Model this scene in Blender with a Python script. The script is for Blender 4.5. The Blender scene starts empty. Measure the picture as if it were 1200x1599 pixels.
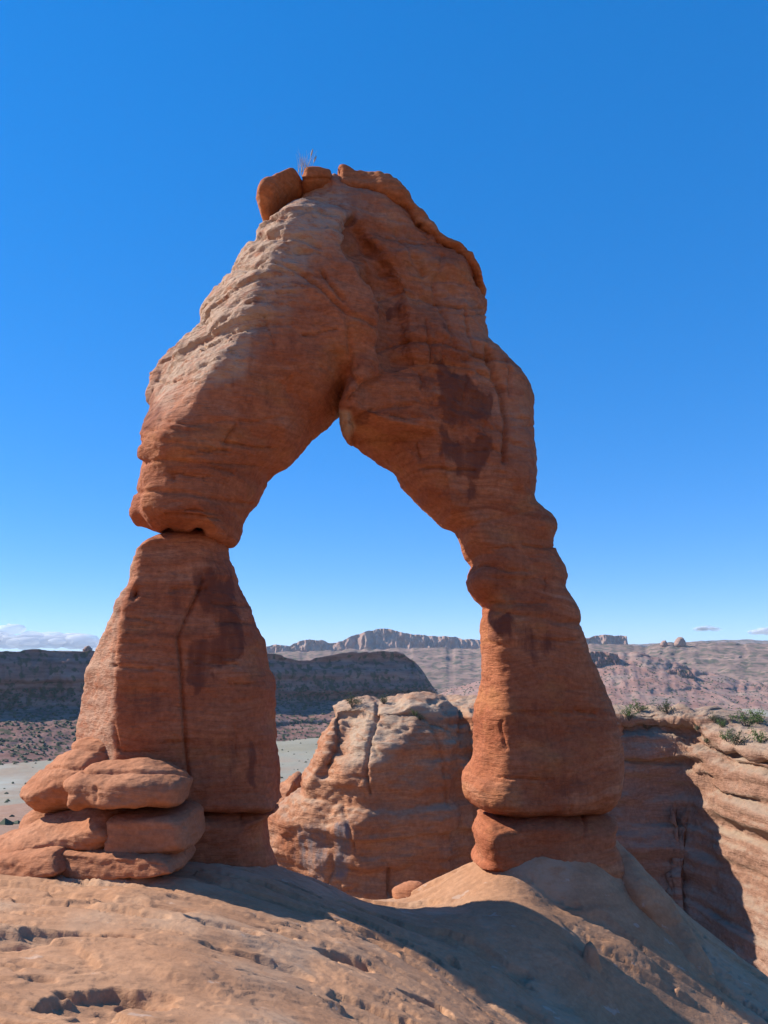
import bpy, math, random
import numpy as np

# ------------------------------------------------------------------ camera, sky, sun, exposure
SUN_EL = 38.0        # degrees above the horizon
SUN_BACK = 13.0      # sun stands to the left, this many degrees beyond the picture plane
EXPOSURE = 0.65
SKY = 0.15

scn = bpy.context.scene
col = scn.collection
W, HH, FPX, PITCH = 1200.0, 1599.0, 1200.0, math.atan(0.2)
CP, SP = math.cos(PITCH), math.sin(PITCH)

cam_d = bpy.data.cameras.new('camera')
cam = bpy.data.objects.new('camera', cam_d)
col.objects.link(cam)
cam_d.sensor_fit = 'VERTICAL'
cam_d.sensor_height = 36.0
cam_d.lens = FPX / HH * 36.0
cam_d.clip_start = 0.1
cam_d.clip_end = 90000
cam.location = (0, 0, 0)
cam.rotation_euler = (math.pi / 2 + PITCH, 0, 0)
scn.camera = cam

az = math.radians(SUN_BACK)
el = math.radians(SUN_EL)
S = np.array([-math.cos(az) * math.cos(el), math.sin(az) * math.cos(el), math.sin(el)])
world = bpy.data.worlds.new('World')
scn.world = world
world.use_nodes = True
wn = world.node_tree
wn.nodes.clear()
sky = wn.nodes.new('ShaderNodeTexSky')
sky.sky_type = 'NISHITA'
sky.sun_disc = False
sky.sun_elevation = el
sky.sun_rotation = math.atan2(S[0], S[1])
sky.altitude = 4000
sky.air_density = 0.8
sky.dust_density = 0.0
sky.ozone_density = 3.0
bg = wn.nodes.new('ShaderNodeBackground')
bg.inputs['Strength'].default_value = SKY
wo = wn.nodes.new('ShaderNodeOutputWorld')
hs = wn.nodes.new('ShaderNodeHueSaturation')
hs.inputs['Saturation'].default_value = 2.05
hs.inputs['Value'].default_value = 2.25
hs.inputs['Hue'].default_value = 0.511
gm = wn.nodes.new('ShaderNodeGamma')
gm.inputs[1].default_value = 0.47
wn.links.new(sky.outputs[0], gm.inputs[0])
wn.links.new(gm.outputs[0], hs.inputs['Color'])
wn.links.new(hs.outputs[0], bg.inputs[0])
wn.links.new(bg.outputs[0], wo.inputs[0])

sun_d = bpy.data.lights.new('sun', 'SUN')
sun_d.energy = 5.0
sun_d.angle = math.radians(0.53)
sun_d.color = (1.0, 0.94, 0.85)
sun = bpy.data.objects.new('sun', sun_d)
col.objects.link(sun)
from mathutils import Vector
sun.rotation_euler = Vector(tuple(S)).to_track_quat('Z', 'Y').to_euler()
sun.location = tuple(S * 60)

scn.view_settings.view_transform = 'Standard'
scn.view_settings.look = 'None'
scn.view_settings.exposure = EXPOSURE
scn.view_settings.gamma = 1.0
scn.view_settings.use_curve_mapping = False
scn.render.engine = 'CYCLES'
scn.cycles.use_denoising = True
try:
    scn.cycles.denoiser = 'OPENIMAGEDENOISE'
except Exception:
    pass
scn.cycles.max_bounces = 6
scn.cycles.diffuse_bounces = 4
scn.cycles.volume_bounces = 0
scn.cycles.transparent_max_bounces = 32

# ------------------------------------------------------------------ small maths
def ray(px, py):
    dx = (np.asarray(px, float) - W / 2) / FPX
    dy = (HH / 2 - np.asarray(py, float)) / FPX
    return dx, CP - dy * SP, SP + dy * CP

def at(px, py, Y):
    """world point seen at picture point px,py at distance Y in front of the camera"""
    dx, ry, rz = ray(px, py)
    k = np.asarray(Y, float) / ry
    return np.stack([dx * k, np.broadcast_to(Y, np.shape(k)).astype(float), rz * k], -1)

def at_turned(px, py, D, k):
    """the same on an upright plane turned about x = -1: distance D + k (x + 1)"""
    dx, ry, rz = ray(px, py)
    return at(px, py, (D + k) / (1 - k * dx / ry))

def project(P):
    f = P[:, 1] * CP + P[:, 2] * SP
    u = -P[:, 1] * SP + P[:, 2] * CP
    f = np.maximum(f, 0.01)
    return W / 2 + FPX * P[:, 0] / f, HH / 2 - FPX * u / f

def hash3(i, j, k, seed):
    h = (i.astype(np.uint32) * np.uint32(374761393) + j.astype(np.uint32) * np.uint32(668265263)
         + k.astype(np.uint32) * np.uint32(2147483647 & 1274126177) + np.uint32((seed * 974634777 + 12345) & 0xffffffff))
    h = (h ^ (h >> np.uint32(13))) * np.uint32(1274126177)
    h = (h ^ (h >> np.uint32(16))) * np.uint32(2246822519)
    h = h ^ (h >> np.uint32(15))
    return h.astype(np.float32) / np.float32(2147483648.0) - 1.0

def noise(P, seed=0):
    P = np.asarray(P, np.float32)
    I = np.floor(P).astype(np.int64)
    f = P - I
    f = f * f * f * (f * (f * 6 - 15) + 10)
    I = (I + 100000).astype(np.uint32)
    r = 0
    for a in (0, 1):
        wx = f[:, 0] if a else 1 - f[:, 0]
        for b in (0, 1):
            wy = f[:, 1] if b else 1 - f[:, 1]
            for c in (0, 1):
                wz = f[:, 2] if c else 1 - f[:, 2]
                r = r + wx * wy * wz * hash3(I[:, 0] + np.uint32(a), I[:, 1] + np.uint32(b), I[:, 2] + np.uint32(c), seed)
    return r

ROT = np.array([[0.80, 0.36, -0.48], [-0.6, 0.48, -0.64], [0.0, 0.8, 0.6]], np.float32)

def fbm(P, octv=4, seed=0, gain=0.5, rot=True):
    P = np.asarray(P, np.float32)
    a, r, tot = 1.0, 0, 0
    for o in range(octv):
        r = r + a * noise(P, seed + o * 7)
        tot += a
        a *= gain
        P = (P @ ROT.T if rot else P) * 2.03 + 11.7
    return r / tot

def sstep(a, b, x):
    t = np.clip((x - a) / (b - a), 0, 1)
    return t * t * (3 - 2 * t)

def seg_dist(X, Y, poly, closed):
    """distance from points to a polyline, and inside test if closed"""
    d2 = np.full(X.shape, 1e18)
    ins = np.zeros(X.shape, bool)
    n = len(poly)
    for i in range(n if closed else n - 1):
        ax, ay = poly[i]
        bx, by = poly[(i + 1) % n]
        ex, ey = bx - ax, by - ay
        L = ex * ex + ey * ey + 1e-12
        t = np.clip(((X - ax) * ex + (Y - ay) * ey) / L, 0, 1)
        qx = X - ax - t * ex
        qy = Y - ay - t * ey
        d2 = np.minimum(d2, qx * qx + qy * qy)
        if closed and ay != by:
            c = (ay > Y) != (by > Y)
            xi = ax + (Y - ay) / (by - ay) * ex
            ins ^= c & (X < xi)
    return np.sqrt(d2), ins

def sdf_poly(X, Y, poly):
    d, i = seg_dist(X, Y, poly, True)
    return np.where(i, d, -d)      # positive inside

def idw(X, Z, pts, power=3.0):
    """smooth interpolation of scattered values"""
    num = 0
    den = 0
    for (x, z, v) in pts:
        w = 1.0 / (((X - x) ** 2 + (Z - z) ** 2) + 0.02) ** (power / 2)
        num = num + w * v
        den = den + w
    return num / den

def smooth_curve(pts, n=4):
    """Catmull-Rom refinement of a closed outline"""
    P = np.array(pts, float)
    out = []
    N = len(P)
    for i in range(N):
        p0, p1, p2, p3 = P[i - 1], P[i], P[(i + 1) % N], P[(i + 2) % N]
        for k in range(n):
            t = k / n
            out.append(0.5 * ((2 * p1) + (p2 - p0) * t + (2 * p0 - 5 * p1 + 4 * p2 - p3) * t * t + (3 * p1 - p0 - 3 * p2 + p3) * t ** 3))
    return np.array(out)

# ------------------------------------------------------------------ meshes
def new_obj(name, V, F, mat, parent=None, normals=None, smooth=True, attrs=None):
    me = bpy.data.meshes.new(name)
    V = np.asarray(V, np.float32)
    F = np.asarray(F, np.int32)
    k = F.shape[1]
    me.vertices.add(len(V))
    me.vertices.foreach_set('co', V.ravel())
    me.loops.add(F.size)
    me.loops.foreach_set('vertex_index', F.ravel())
    me.polygons.add(len(F))
    me.polygons.foreach_set('loop_start', np.arange(0, F.size, k, dtype=np.int32))
    me.polygons.foreach_set('use_smooth', np.full(len(F), smooth, bool))
    me.update(calc_edges=True)
    if attrs:
        for an, av in attrs.items():
            a = me.attributes.new(an, 'FLOAT', 'POINT')
            a.data.foreach_set('value', np.asarray(av, np.float32))
    if normals is not None:
        me.normals_split_custom_set_from_vertices(normals.tolist())
    me.materials.append(mat)
    o = bpy.data.objects.new(name, me)
    col.objects.link(o)
    if parent is not None:
        o.parent = parent
    return o

def tag(o, label=None, cat=None, group=None, kind=None):
    if label: o['label'] = label
    if cat: o['category'] = cat
    if group: o['group'] = group
    if kind: o['kind'] = kind
    return o

def empty(name, loc):
    o = bpy.data.objects.new(name, None)
    o.location = tuple(loc)
    col.objects.link(o)
    return o

def vnormals(V, F):
    a, b, c, d = V[F[:, 0]], V[F[:, 1]], V[F[:, 2]], V[F[:, 3]]
    n = np.cross(c - a, d - b)
    N = np.stack([np.bincount(F.ravel(), np.repeat(n[:, i], 4), len(V)) for i in range(3)], -1)
    return N / (np.linalg.norm(N, axis=1, keepdims=True) + 1e-12)

def relax(V, F, it=2, lam=0.5):
    A = np.concatenate([F[:, [0, 1]], F[:, [1, 2]], F[:, [2, 3]], F[:, [3, 0]]])
    cnt = np.bincount(A[:, 0], minlength=len(V)).astype(float)[:, None] + 1e-9
    for _ in range(it):
        M = np.stack([np.bincount(A[:, 0], V[A[:, 1], i], len(V)) for i in range(3)], -1) / cnt
        V = V + lam * (M - V)
    return V

def surface_nets(F, org, h):
    s = F < 0
    c = np.zeros(tuple(n - 1 for n in F.shape), np.int8)
    for a in (0, 1):
        for b in (0, 1):
            for d in (0, 1):
                c += s[a:s.shape[0] - 1 + a, b:s.shape[1] - 1 + b, d:s.shape[2] - 1 + d]
    act = np.argwhere((c > 0) & (c < 8))
    ids = np.full(c.shape, -1, np.int32)
    ids[act[:, 0], act[:, 1], act[:, 2]] = np.arange(len(act))
    pos = np.zeros((len(act), 3))
    cnt = np.zeros(len(act))
    corners = [(a, b, d) for a in (0, 1) for b in (0, 1) for d in (0, 1)]
    vals = {k: F[act[:, 0] + k[0], act[:, 1] + k[1], act[:, 2] + k[2]].astype(np.float64) for k in corners}
    for k in corners:
        for ax in range(3):
            if k[ax] == 0:
                k2 = list(k); k2[ax] = 1; k2 = tuple(k2)
                fa, fb = vals[k], vals[k2]
                m = (fa < 0) != (fb < 0)
                t = np.where(m, fa / np.where(m, fa - fb, 1), 0)
                p = np.tile(np.array(k, float), (len(act), 1))
                p[:, ax] = t
                pos += p * m[:, None]
                cnt += m
    V = (act + pos / cnt[:, None]) * h + np.array(org)
    quads = []
    for ax in range(3):
        o1, o2 = [(1, 2), (2, 0), (0, 1)][ax]
        sl0 = [slice(None)] * 3; sl1 = [slice(None)] * 3
        sl0[ax] = slice(0, -1); sl1[ax] = slice(1, None)
        for o in (o1, o2):
            sl0[o] = slice(1, -1); sl1[o] = slice(1, -1)
        a, b = s[tuple(sl0)], s[tuple(sl1)]
        for sign in (True, False):
            e = np.argwhere((a == sign) & (b != sign))
            if not len(e): continue
            e[:, o1] += 1; e[:, o2] += 1
            q = []
            for (p, r) in ((1, 1), (0, 1), (0, 0), (1, 0)):
                cc = e.copy(); cc[:, o1] -= p; cc[:, o2] -= r
                q.append(ids[cc[:, 0], cc[:, 1], cc[:, 2]])
            q = np.stack(q, -1)
            quads.append(q if sign else q[:, ::-1])
    Q = np.concatenate(quads)
    return V, Q[(Q >= 0).all(1)]

def inflate(poly, D, h, yc, Hf, R, p, Hb=None, smooth_poly=2, front=None, iters=2, shear=0.0):
    """a rounded solid whose outline is poly (picture points carried out to distance D).
    yc, Hf, R, p: numbers or lists of (px, py, value)."""
    poly = smooth_curve(poly, smooth_poly) if smooth_poly > 1 else np.array(poly, float)
    q = at_turned(poly[:, 0], poly[:, 1], D, shear)
    outline = q[:, [0, 2]]
    lo = outline.min(0) - 4 * h
    hi = outline.max(0) + 4 * h
    xs = np.arange(lo[0], hi[0], h)
    zs = np.arange(lo[1], hi[1], h)
    X, Z = np.meshgrid(xs, zs, indexing='ij')
    dist = sdf_poly(X, Z, [tuple(a) for a in outline])
    def field(v):
        if isinstance(v, (int, float)): return np.full(X.shape, float(v))
        pts = []
        for (a, b, c) in v:
            w = at_turned(a, b, D, shear)
            pts.append((w[0], w[2], c))
        return idw(X, Z, pts)
    YC, HF, RR, PP = field(yc), field(Hf), field(R), field(p)
    YC = YC + shear * (X + 1.0)
    HB = field(Hb) if Hb is not None else HF
    G = front(X, Z) if front is not None else np.zeros(X.shape)
    y0 = (YC - HF + np.minimum(G, 0)).min() - 4 * h
    y1 = (YC + HB).max() + 4 * h
    ys = np.arange(y0, y1, h)
    f32 = np.float32
    s = np.clip(1 - dist / RR, 0.0, 3.0)
    sp = (s ** PP).astype(f32)[:, None, :]
    PP3 = PP.astype(f32)[:, None, :]
    y = ys.astype(f32)[None, :, None] - YC.astype(f32)[:, None, :]
    u = np.maximum((G.astype(f32)[:, None, :] - y) / HF.astype(f32)[:, None, :], y / HB.astype(f32)[:, None, :])
    u = np.maximum(u, f32(1e-5))
    F = np.power(u, PP3)
    F += sp
    F -= 1
    V, Q = surface_nets(F, (xs[0], ys[0], zs[0]), h)
    V = relax(V, Q, iters)
    return V, Q

def px_mask(P, poly, soft, ragged=0):
    """1 inside a picture-space outline on the rock face, softened over soft picture points"""
    u, v = project(P)
    if ragged:
        u = u + ragged * fbm(P * np.array([1.6, 1.6, 1.1]), 4, 871)
        v = v + ragged * fbm(P * np.array([1.6, 1.6, 1.1]), 4, 873)
    poly = np.array(poly, float)
    lo, hi = poly.min(0) - soft, poly.max(0) + soft
    m = np.zeros(len(P))
    k = (u > lo[0]) & (u < hi[0]) & (v > lo[1]) & (v < hi[1])
    if k.any():
        m[k] = sstep(-soft, soft, sdf_poly(u[k], v[k], [tuple(a) for a in poly]))
    return m

def px_line(P, line, width):
    u, v = project(P)
    line = np.array(line, float)
    lo, hi = line.min(0) - 4 * width, line.max(0) + 4 * width
    m = np.zeros(len(P))
    k = (u > lo[0]) & (u < hi[0]) & (v > lo[1]) & (v < hi[1])
    if k.any():
        d, _ = seg_dist(u[k], v[k], [tuple(a) for a in line], False)
        m[k] = np.exp(-(d / width) ** 2)
    return m

def strata(P, seed=0, freq=1.0, dip=0.0, warp=0.25):
    """uneven bedding: -1..1, varying mostly with height"""
    z = P[:, 2] + dip * P[:, 0] + warp * fbm(P * 0.35, 2, seed + 50)
    Q = np.stack([P[:, 0] * 0.12, P[:, 1] * 0.12, z * freq], -1)
    a = noise(Q, seed)
    b = noise(Q * np.array([2, 2, 2.7]), seed + 3)
    c = noise(Q * np.array([5, 5, 6.1]), seed + 5)
    a = np.tanh(a * 6)
    b = np.tanh(b * 6)
    return 0.5 * a + 0.32 * b + 0.18 * c

def flakes(P, steps=6, seed=0, octv=4, edge=0.16):
    """broken, stepped noise: sheets of rock with crisp edges"""
    q = (fbm(P, octv, seed) + 1) * steps
    f = q - np.floor(q)
    return (np.floor(q) + sstep(0.5 - edge, 0.5 + edge, f)) / steps - 1

def roughen(V, Q, big=0.1, mid=0.05, bed=0.05, fine=0.02, seed=0, scale=1.0, freq=1.0, dip=0.0, mask=None, extra=None, flake=0.12):
    N = vnormals(V, Q)
    P = V / scale
    d = big * fbm(P * 0.45, 3, seed) + mid * fbm(P * 1.7, 3, seed + 20)
    b = bed * strata(P, seed + 40, freq, dip) * (0.45 + 0.8 * sstep(-0.3, 0.4, noise(P * 0.6, seed + 60)))
    b = b * np.clip(1.3 - np.abs(N[:, 2]), 0.2, 1)
    f = fine * fbm(P * np.array([4, 4, 9.0]), 3, seed + 80)
    b = b + flake * flakes(P * np.array([0.8, 0.8, 1.7]), 7, seed + 90)
    if mask is not None:
        b = b * mask
        f = f * (0.4 + mask)
    d = (d + b + f) * scale
    if extra is not None:
        d = d + extra(V, N)
    return V + N * d[:, None]

# ------------------------------------------------------------------ materials
def mat_new(name):
    m = bpy.data.materials.new(name)
    m.use_nodes = True
    m.node_tree.nodes.clear()
    return m, m.node_tree

class NT:
    def __init__(self, nt):
        self.nt = nt
    def n(self, t, **kw):
        o = self.nt.nodes.new(t)
        for k, v in kw.items():
            setattr(o, k, v)
        return o
    def l(self, a, b):
        self.nt.links.new(a, b)
    def val(self, sock, v):
        if hasattr(v, 'is_linked') or hasattr(v, 'links'):
            self.l(v, sock)
        else:
            sock.default_value = v
    def math(self, op, a, b=0.0, c=None):
        o = self.n('ShaderNodeMath', operation=op)
        self.val(o.inputs[0], a); self.val(o.inputs[1], b)
        if c is not None: self.val(o.inputs[2], c)
        return o.outputs[0]
    def mix(self, f, a, b, mode='MIX'):
        o = self.n('ShaderNodeMix', data_type='RGBA', blend_type=mode)
        self.val(o.inputs['Factor'], f)
        ia = [i for i in o.inputs if i.name == 'A' and i.type == 'RGBA'][0]
        ib = [i for i in o.inputs if i.name == 'B' and i.type == 'RGBA'][0]
        self.val(ia, a); self.val(ib, b)
        return [i for i in o.outputs if i.type == 'RGBA'][0]
    def noise(self, vec, scale=1.0, detail=4.0, rough=0.55):
        o = self.n('ShaderNodeTexNoise')
        self.l(vec, o.inputs['Vector'])
        o.inputs['Scale'].default_value = scale
        o.inputs['Detail'].default_value = detail
        o.inputs['Roughness'].default_value = rough
        return o.outputs['Fac']
    def mapv(self, vec, sc):
        o = self.n('ShaderNodeVectorMath', operation='MULTIPLY')
        self.l(vec, o.inputs[0]); o.inputs[1].default_value = sc
        return o.outputs[0]
    def ramp(self, f, stops):
        o = self.n('ShaderNodeValToRGB')
        self.l(f, o.inputs[0])
        e = o.color_ramp.elements
        while len(e) < len(stops): e.new(0.5)
        for i, (p, c) in enumerate(stops):
            e[i].position = p
            e[i].color = c if len(c) == 4 else (*c, 1)
        return o.outputs[0]
    def rng(self, f, a, b, c=0.0, d=1.0):
        o = self.n('ShaderNodeMapRange')
        self.l(f, o.inputs[0])
        o.inputs[1].default_value = a; o.inputs[2].default_value = b
        o.inputs[3].default_value = c; o.inputs[4].default_value = d
        return o.outputs[0]
    def attr(self, name):
        o = self.n('ShaderNodeAttribute')
        o.attribute_name = name
        return o.outputs['Fac']

def rgba(c):
    return (c[0], c[1], c[2], 1.0)

def rock_material(name, c1, c2, c3, pale=(0.44, 0.33, 0.25), varnish=(0.075, 0.04, 0.032), scale=1.0, bump=0.6,
                  bandfreq=1.6, mottling=0.35, streak=0.0, pebble=22.0, bedv=(1.2, 1.2, 7.0), ochre=0.0, fleck=0.0):
    m, nt = mat_new(name)
    t = NT(nt)
    pos = t.n('ShaderNodeNewGeometry').outputs['Position']
    P = t.mapv(pos, (1 / scale,) * 3)
    warp = t.noise(t.mapv(P, (0.35, 0.35, 0.35)), 1.0, 2)
    sep = t.n('ShaderNodeSeparateXYZ'); t.l(P, sep.inputs[0])
    zz = t.math('ADD', sep.outputs[2], t.math('MULTIPLY', warp, 1.2))
    comb = t.n('ShaderNodeCombineXYZ')
    t.l(t.math('MULTIPLY', sep.outputs[0], 0.10), comb.inputs[0])
    t.l(t.math('MULTIPLY', sep.outputs[1], 0.10), comb.inputs[1])
    t.l(t.math('MULTIPLY', zz, bandfreq), comb.inputs[2])
    band = t.noise(comb.outputs[0], 1.0, 5, 0.65)
    colr = t.ramp(band, [(0.34, rgba(c2)), (0.46, rgba(c1)), (0.54, rgba(c1)), (0.66, rgba(c3))])
    thin = t.n('ShaderNodeCombineXYZ')
    t.l(t.math('MULTIPLY', sep.outputs[0], 0.35), thin.inputs[0]); t.l(t.math('MULTIPLY', sep.outputs[1], 0.35), thin.inputs[1]); t.l(t.math('MULTIPLY', zz, bandfreq * 7.0), thin.inputs[2])
    colr = t.mix(t.rng(t.noise(thin.outputs[0], 1.0, 4, 0.7), 0.42, 0.72, 0.0, 0.65), colr, rgba(tuple(x * 0.72 for x in c2)))
    blot = t.noise(P, 0.55, 5, 0.6)
    colr = t.mix(t.rng(blot, 0.38, 0.68), colr, rgba(c2))
    if ochre > 0:
        colr = t.mix(t.math('MULTIPLY', t.rng(t.noise(t.mapv(P, (0.7, 0.7, 1.1)), 0.8, 4, 0.6), 0.54, 0.66), ochre), colr, (0.46, 0.215, 0.075, 1))
    fine = t.noise(P, 9.0, 8, 0.7)
    v = t.rng(fine, 0.25, 0.75, 1 - mottling, 1 + mottling)
    vv = t.n('ShaderNodeCombineXYZ')
    for i in range(3): t.l(v, vv.inputs[i])
    colr = t.mix(1.0, colr, vv.outputs[0], 'MULTIPLY')
    # weathered pale crust; on the arch also some painted-in sunlight
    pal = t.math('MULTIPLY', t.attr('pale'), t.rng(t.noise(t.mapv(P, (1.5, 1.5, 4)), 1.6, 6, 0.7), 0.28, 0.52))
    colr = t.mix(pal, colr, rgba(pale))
    # desert varnish, with run streaks
    st = t.noise(t.mapv(P, (2.6, 2.6, 0.35)), 1.3, 5, 0.65)
    vn = t.math('ADD', t.math('MULTIPLY', t.math('SUBTRACT', st, 0.5), 1.5), t.math('MULTIPLY', t.math('SUBTRACT', t.noise(P, 3.0, 6, 0.65), 0.5), 1.1))
    va = t.attr('varnish')
    vfac = t.math('MULTIPLY', t.rng(t.math('ADD', t.math('MULTIPLY', va, 1.15), vn), 0.25, 0.80), t.math('MULTIPLY', t.rng(va, 0.02, 0.3), t.rng(st, 0.3, 0.6, 0.6, 0.95)))
    if streak > 0:
        wide = t.math('MULTIPLY', t.rng(st, 0.52, 0.74), t.rng(t.noise(P, 0.35, 3), 0.45, 0.65))
        vfac = t.math('MAXIMUM', vfac, t.math('MULTIPLY', wide, streak))
    colr = t.mix(vfac, colr, rgba(varnish))
    if fleck > 0:
        colr = t.mix(t.math('MULTIPLY', t.rng(t.noise(t.mapv(P, (0.8, 1.6, 1.0)), 2.3, 5, 0.55), 0.665, 0.70), fleck), colr, (0.62, 0.54, 0.47, 1))
    # bump
    b1 = t.noise(P, pebble, 8, 0.65)
    b2 = t.noise(t.mapv(P, bedv), 2.2, 7, 0.65)
    b3 = t.noise(t.mapv(P, (1, 1, 2)), 6.0, 6, 0.6)
    h = t.math('ADD', t.math('MULTIPLY', b1, 0.25), t.math('ADD', t.math('MULTIPLY', b2, 0.9), t.math('MULTIPLY', b3, 0.5)))
    bp = t.n('ShaderNodeBump')
    bp.inputs['Strength'].default_value = bump
    bp.inputs['Distance'].default_value = 0.08 * scale
    t.l(h, bp.inputs['Height'])
    bs = t.n('ShaderNodeBsdfPrincipled')
    t.l(colr, bs.inputs['Base Color'])
    bs.inputs['Roughness'].default_value = 0.92
    bs.inputs['Specular IOR Level'].default_value = 0.15
    t.l(bp.outputs[0], bs.inputs['Normal'])
    out = t.n('ShaderNodeOutputMaterial')
    t.l(bs.outputs[0], out.inputs[0])
    return m

M_ARCH = rock_material('entrada_sandstone', (0.430, 0.160, 0.076), (0.305, 0.094, 0.043), (0.470, 0.222, 0.124), pale=(0.44, 0.300, 0.210), varnish=(0.165, 0.056, 0.034), streak=0.45, bump=0.9, ochre=0.25)
M_CAP = rock_material('cap_sandstone', (0.430, 0.150, 0.058), (0.350, 0.110, 0.040), (0.450, 0.21, 0.11), pale=(0.44, 0.32, 0.23), bump=0.7)
M_BOULDER = rock_material('boulder_sandstone', (0.410, 0.185, 0.098), (0.360, 0.144, 0.070), (0.430, 0.225, 0.132), pale=(0.42, 0.30, 0.22), bump=0.5, mottling=0.28)
M_GROUND = rock_material('slickrock', (0.420, 0.230, 0.129), (0.382, 0.195, 0.104), (0.440, 0.256, 0.152), pale=(0.455, 0.304, 0.200), bump=0.4, mottling=0.2, pebble=34.0, bandfreq=0.6, bedv=(0.7, 4.5, 1.5), fleck=0.25)
M_BUTTE = rock_material('butte_sandstone', (0.415, 0.205, 0.112), (0.330, 0.120, 0.055), (0.430, 0.270, 0.172), pale=(0.40, 0.32, 0.23), varnish=(0.170, 0.140, 0.135), scale=3.0, bump=0.9, streak=0.45)
M_WALL = rock_material('canyon_sandstone', (0.330, 0.192, 0.130), (0.270, 0.138, 0.085), (0.360, 0.245, 0.172), pale=(0.34, 0.265, 0.19), scale=3.0, bump=0.9, bandfreq=2.6, streak=0.2)

# ------------------------------------------------------------------ the foreground slickrock
def tps_fit(P, z, lam=1e-3):
    n = len(P)
    d = np.linalg.norm(P[:, None] - P[None], axis=2)
    K = d * d * np.log(d + 1e-9) + lam * np.eye(n)
    A = np.zeros((n + 3, n + 3))
    A[:n, :n] = K
    A[:n, n] = 1; A[:n, n + 1:] = P
    A[n, :n] = 1; A[n + 1:, :n] = P.T
    w = np.linalg.solve(A, np.concatenate([z, np.zeros(3)]))
    def ev(Q):
        out = np.empty(len(Q))
        for i in range(0, len(Q), 20000):
            q = Q[i:i + 20000]
            dd = np.linalg.norm(q[:, None] - P[None], axis=2)
            out[i:i + 20000] = (dd * dd * np.log(dd + 1e-9)) @ w[:n] + w[n] + q @ w[n + 1:]
        return out
    return ev

G_PX = [  # picture x, y, distance
    (0, 1599, 8.3), (300, 1599, 8.7), (600, 1599, 10.4), (760, 1599, 12.6), (880, 1592, 14.9), (1000, 1599, 16.0), (1150, 1599, 17.0),
    (0, 1500, 10.2), (300, 1500, 10.8), (520, 1500, 12.7), (700, 1500, 15.0), (850, 1500, 16.2), (950, 1500, 17.0), (1050, 1510, 17.8), (1095, 1530, 18.0),
    (0, 1440, 11.8), (300, 1440, 12.3), (530, 1443, 14.5), (700, 1440, 16.7), (800, 1445, 16.9), (880, 1452, 17.2), (950, 1440, 18.0), (1040, 1430, 19.4),
    (0, 1400, 13.1), (300, 1402, 13.6), (450, 1400, 15.5), (560, 1408, 17.6), (720, 1412, 18.2), (870, 1405, 18.2), (980, 1390, 19.2),
    (0, 1366, 14.6), (250, 1366, 15.0), (420, 1357, 17.2), (500, 1378, 18.6), (610, 1400, 19.8), (690, 1368, 19.7), (747, 1338, 19.5), (800, 1345, 18.7), (850, 1340, 18.75), (930, 1342, 19.2), (985, 1352, 20.0),
]
gp = np.array([at(a, b, c) for a, b, c in G_PX])
G_W = [(0, 0, -1.75), (-4, 0, -1.9), (4, 0, -2.4), (0, -6, -1.2), (8, -4, -3.0), (-8, -4, -1.5), (0, 4, -2.7), (-4, 4, -2.7), (4, 4, -3.3), (8, 6, -5.2), (9, 11, -7.0), (13, 8, -9),
       (-14, 8, -3.3), (-14, 14, -3.7), (-16, 19, -4.8), (-10.5, 16.2, -3.75), (-6, 17.0, -3.85), (-3.8, 18.2, -4.2), (-9, 20, -4.8), (-6, 21.5, -5.4), (-3, 22.5, -6.3),
       (0, 22.5, -6.8), (3, 22.6, -5.9), (5.5, 23, -5.9), (3.4, 20.0, -4.55), (9.8, 20.5, -7.8), (9.8, 16.5, -8.2), (11.5, 14, -9.2), (8.2, 23.5, -7.8), (12.5, 19, -10.5),
       (-16, 27, -9.5), (-6, 27, -9.5), (0, 27, -10.5), (6, 27.5, -10.5), (14, 27, -14), (-16, 34, -16), (0, 34, -17), (16, 34, -19),
       # the slickrock bowl rises behind the viewer
       (0, -16, 1.2), (-18, -12, 1.2), (18, -14, 0.5), (0, -32, 8), (-36, -30, 9), (36, -30, 9), (0, -60, 22), (-60, -55, 22), (60, -55, 22), (-34, 4, 0), (-36, 18, -6), (24, 0, -7), (45, -10, 2), (28, 10, -13)]
GP = np.concatenate([gp, np.array(G_W, float)])
ground_z = tps_fit(GP[:, :2], GP[:, 2])

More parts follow.
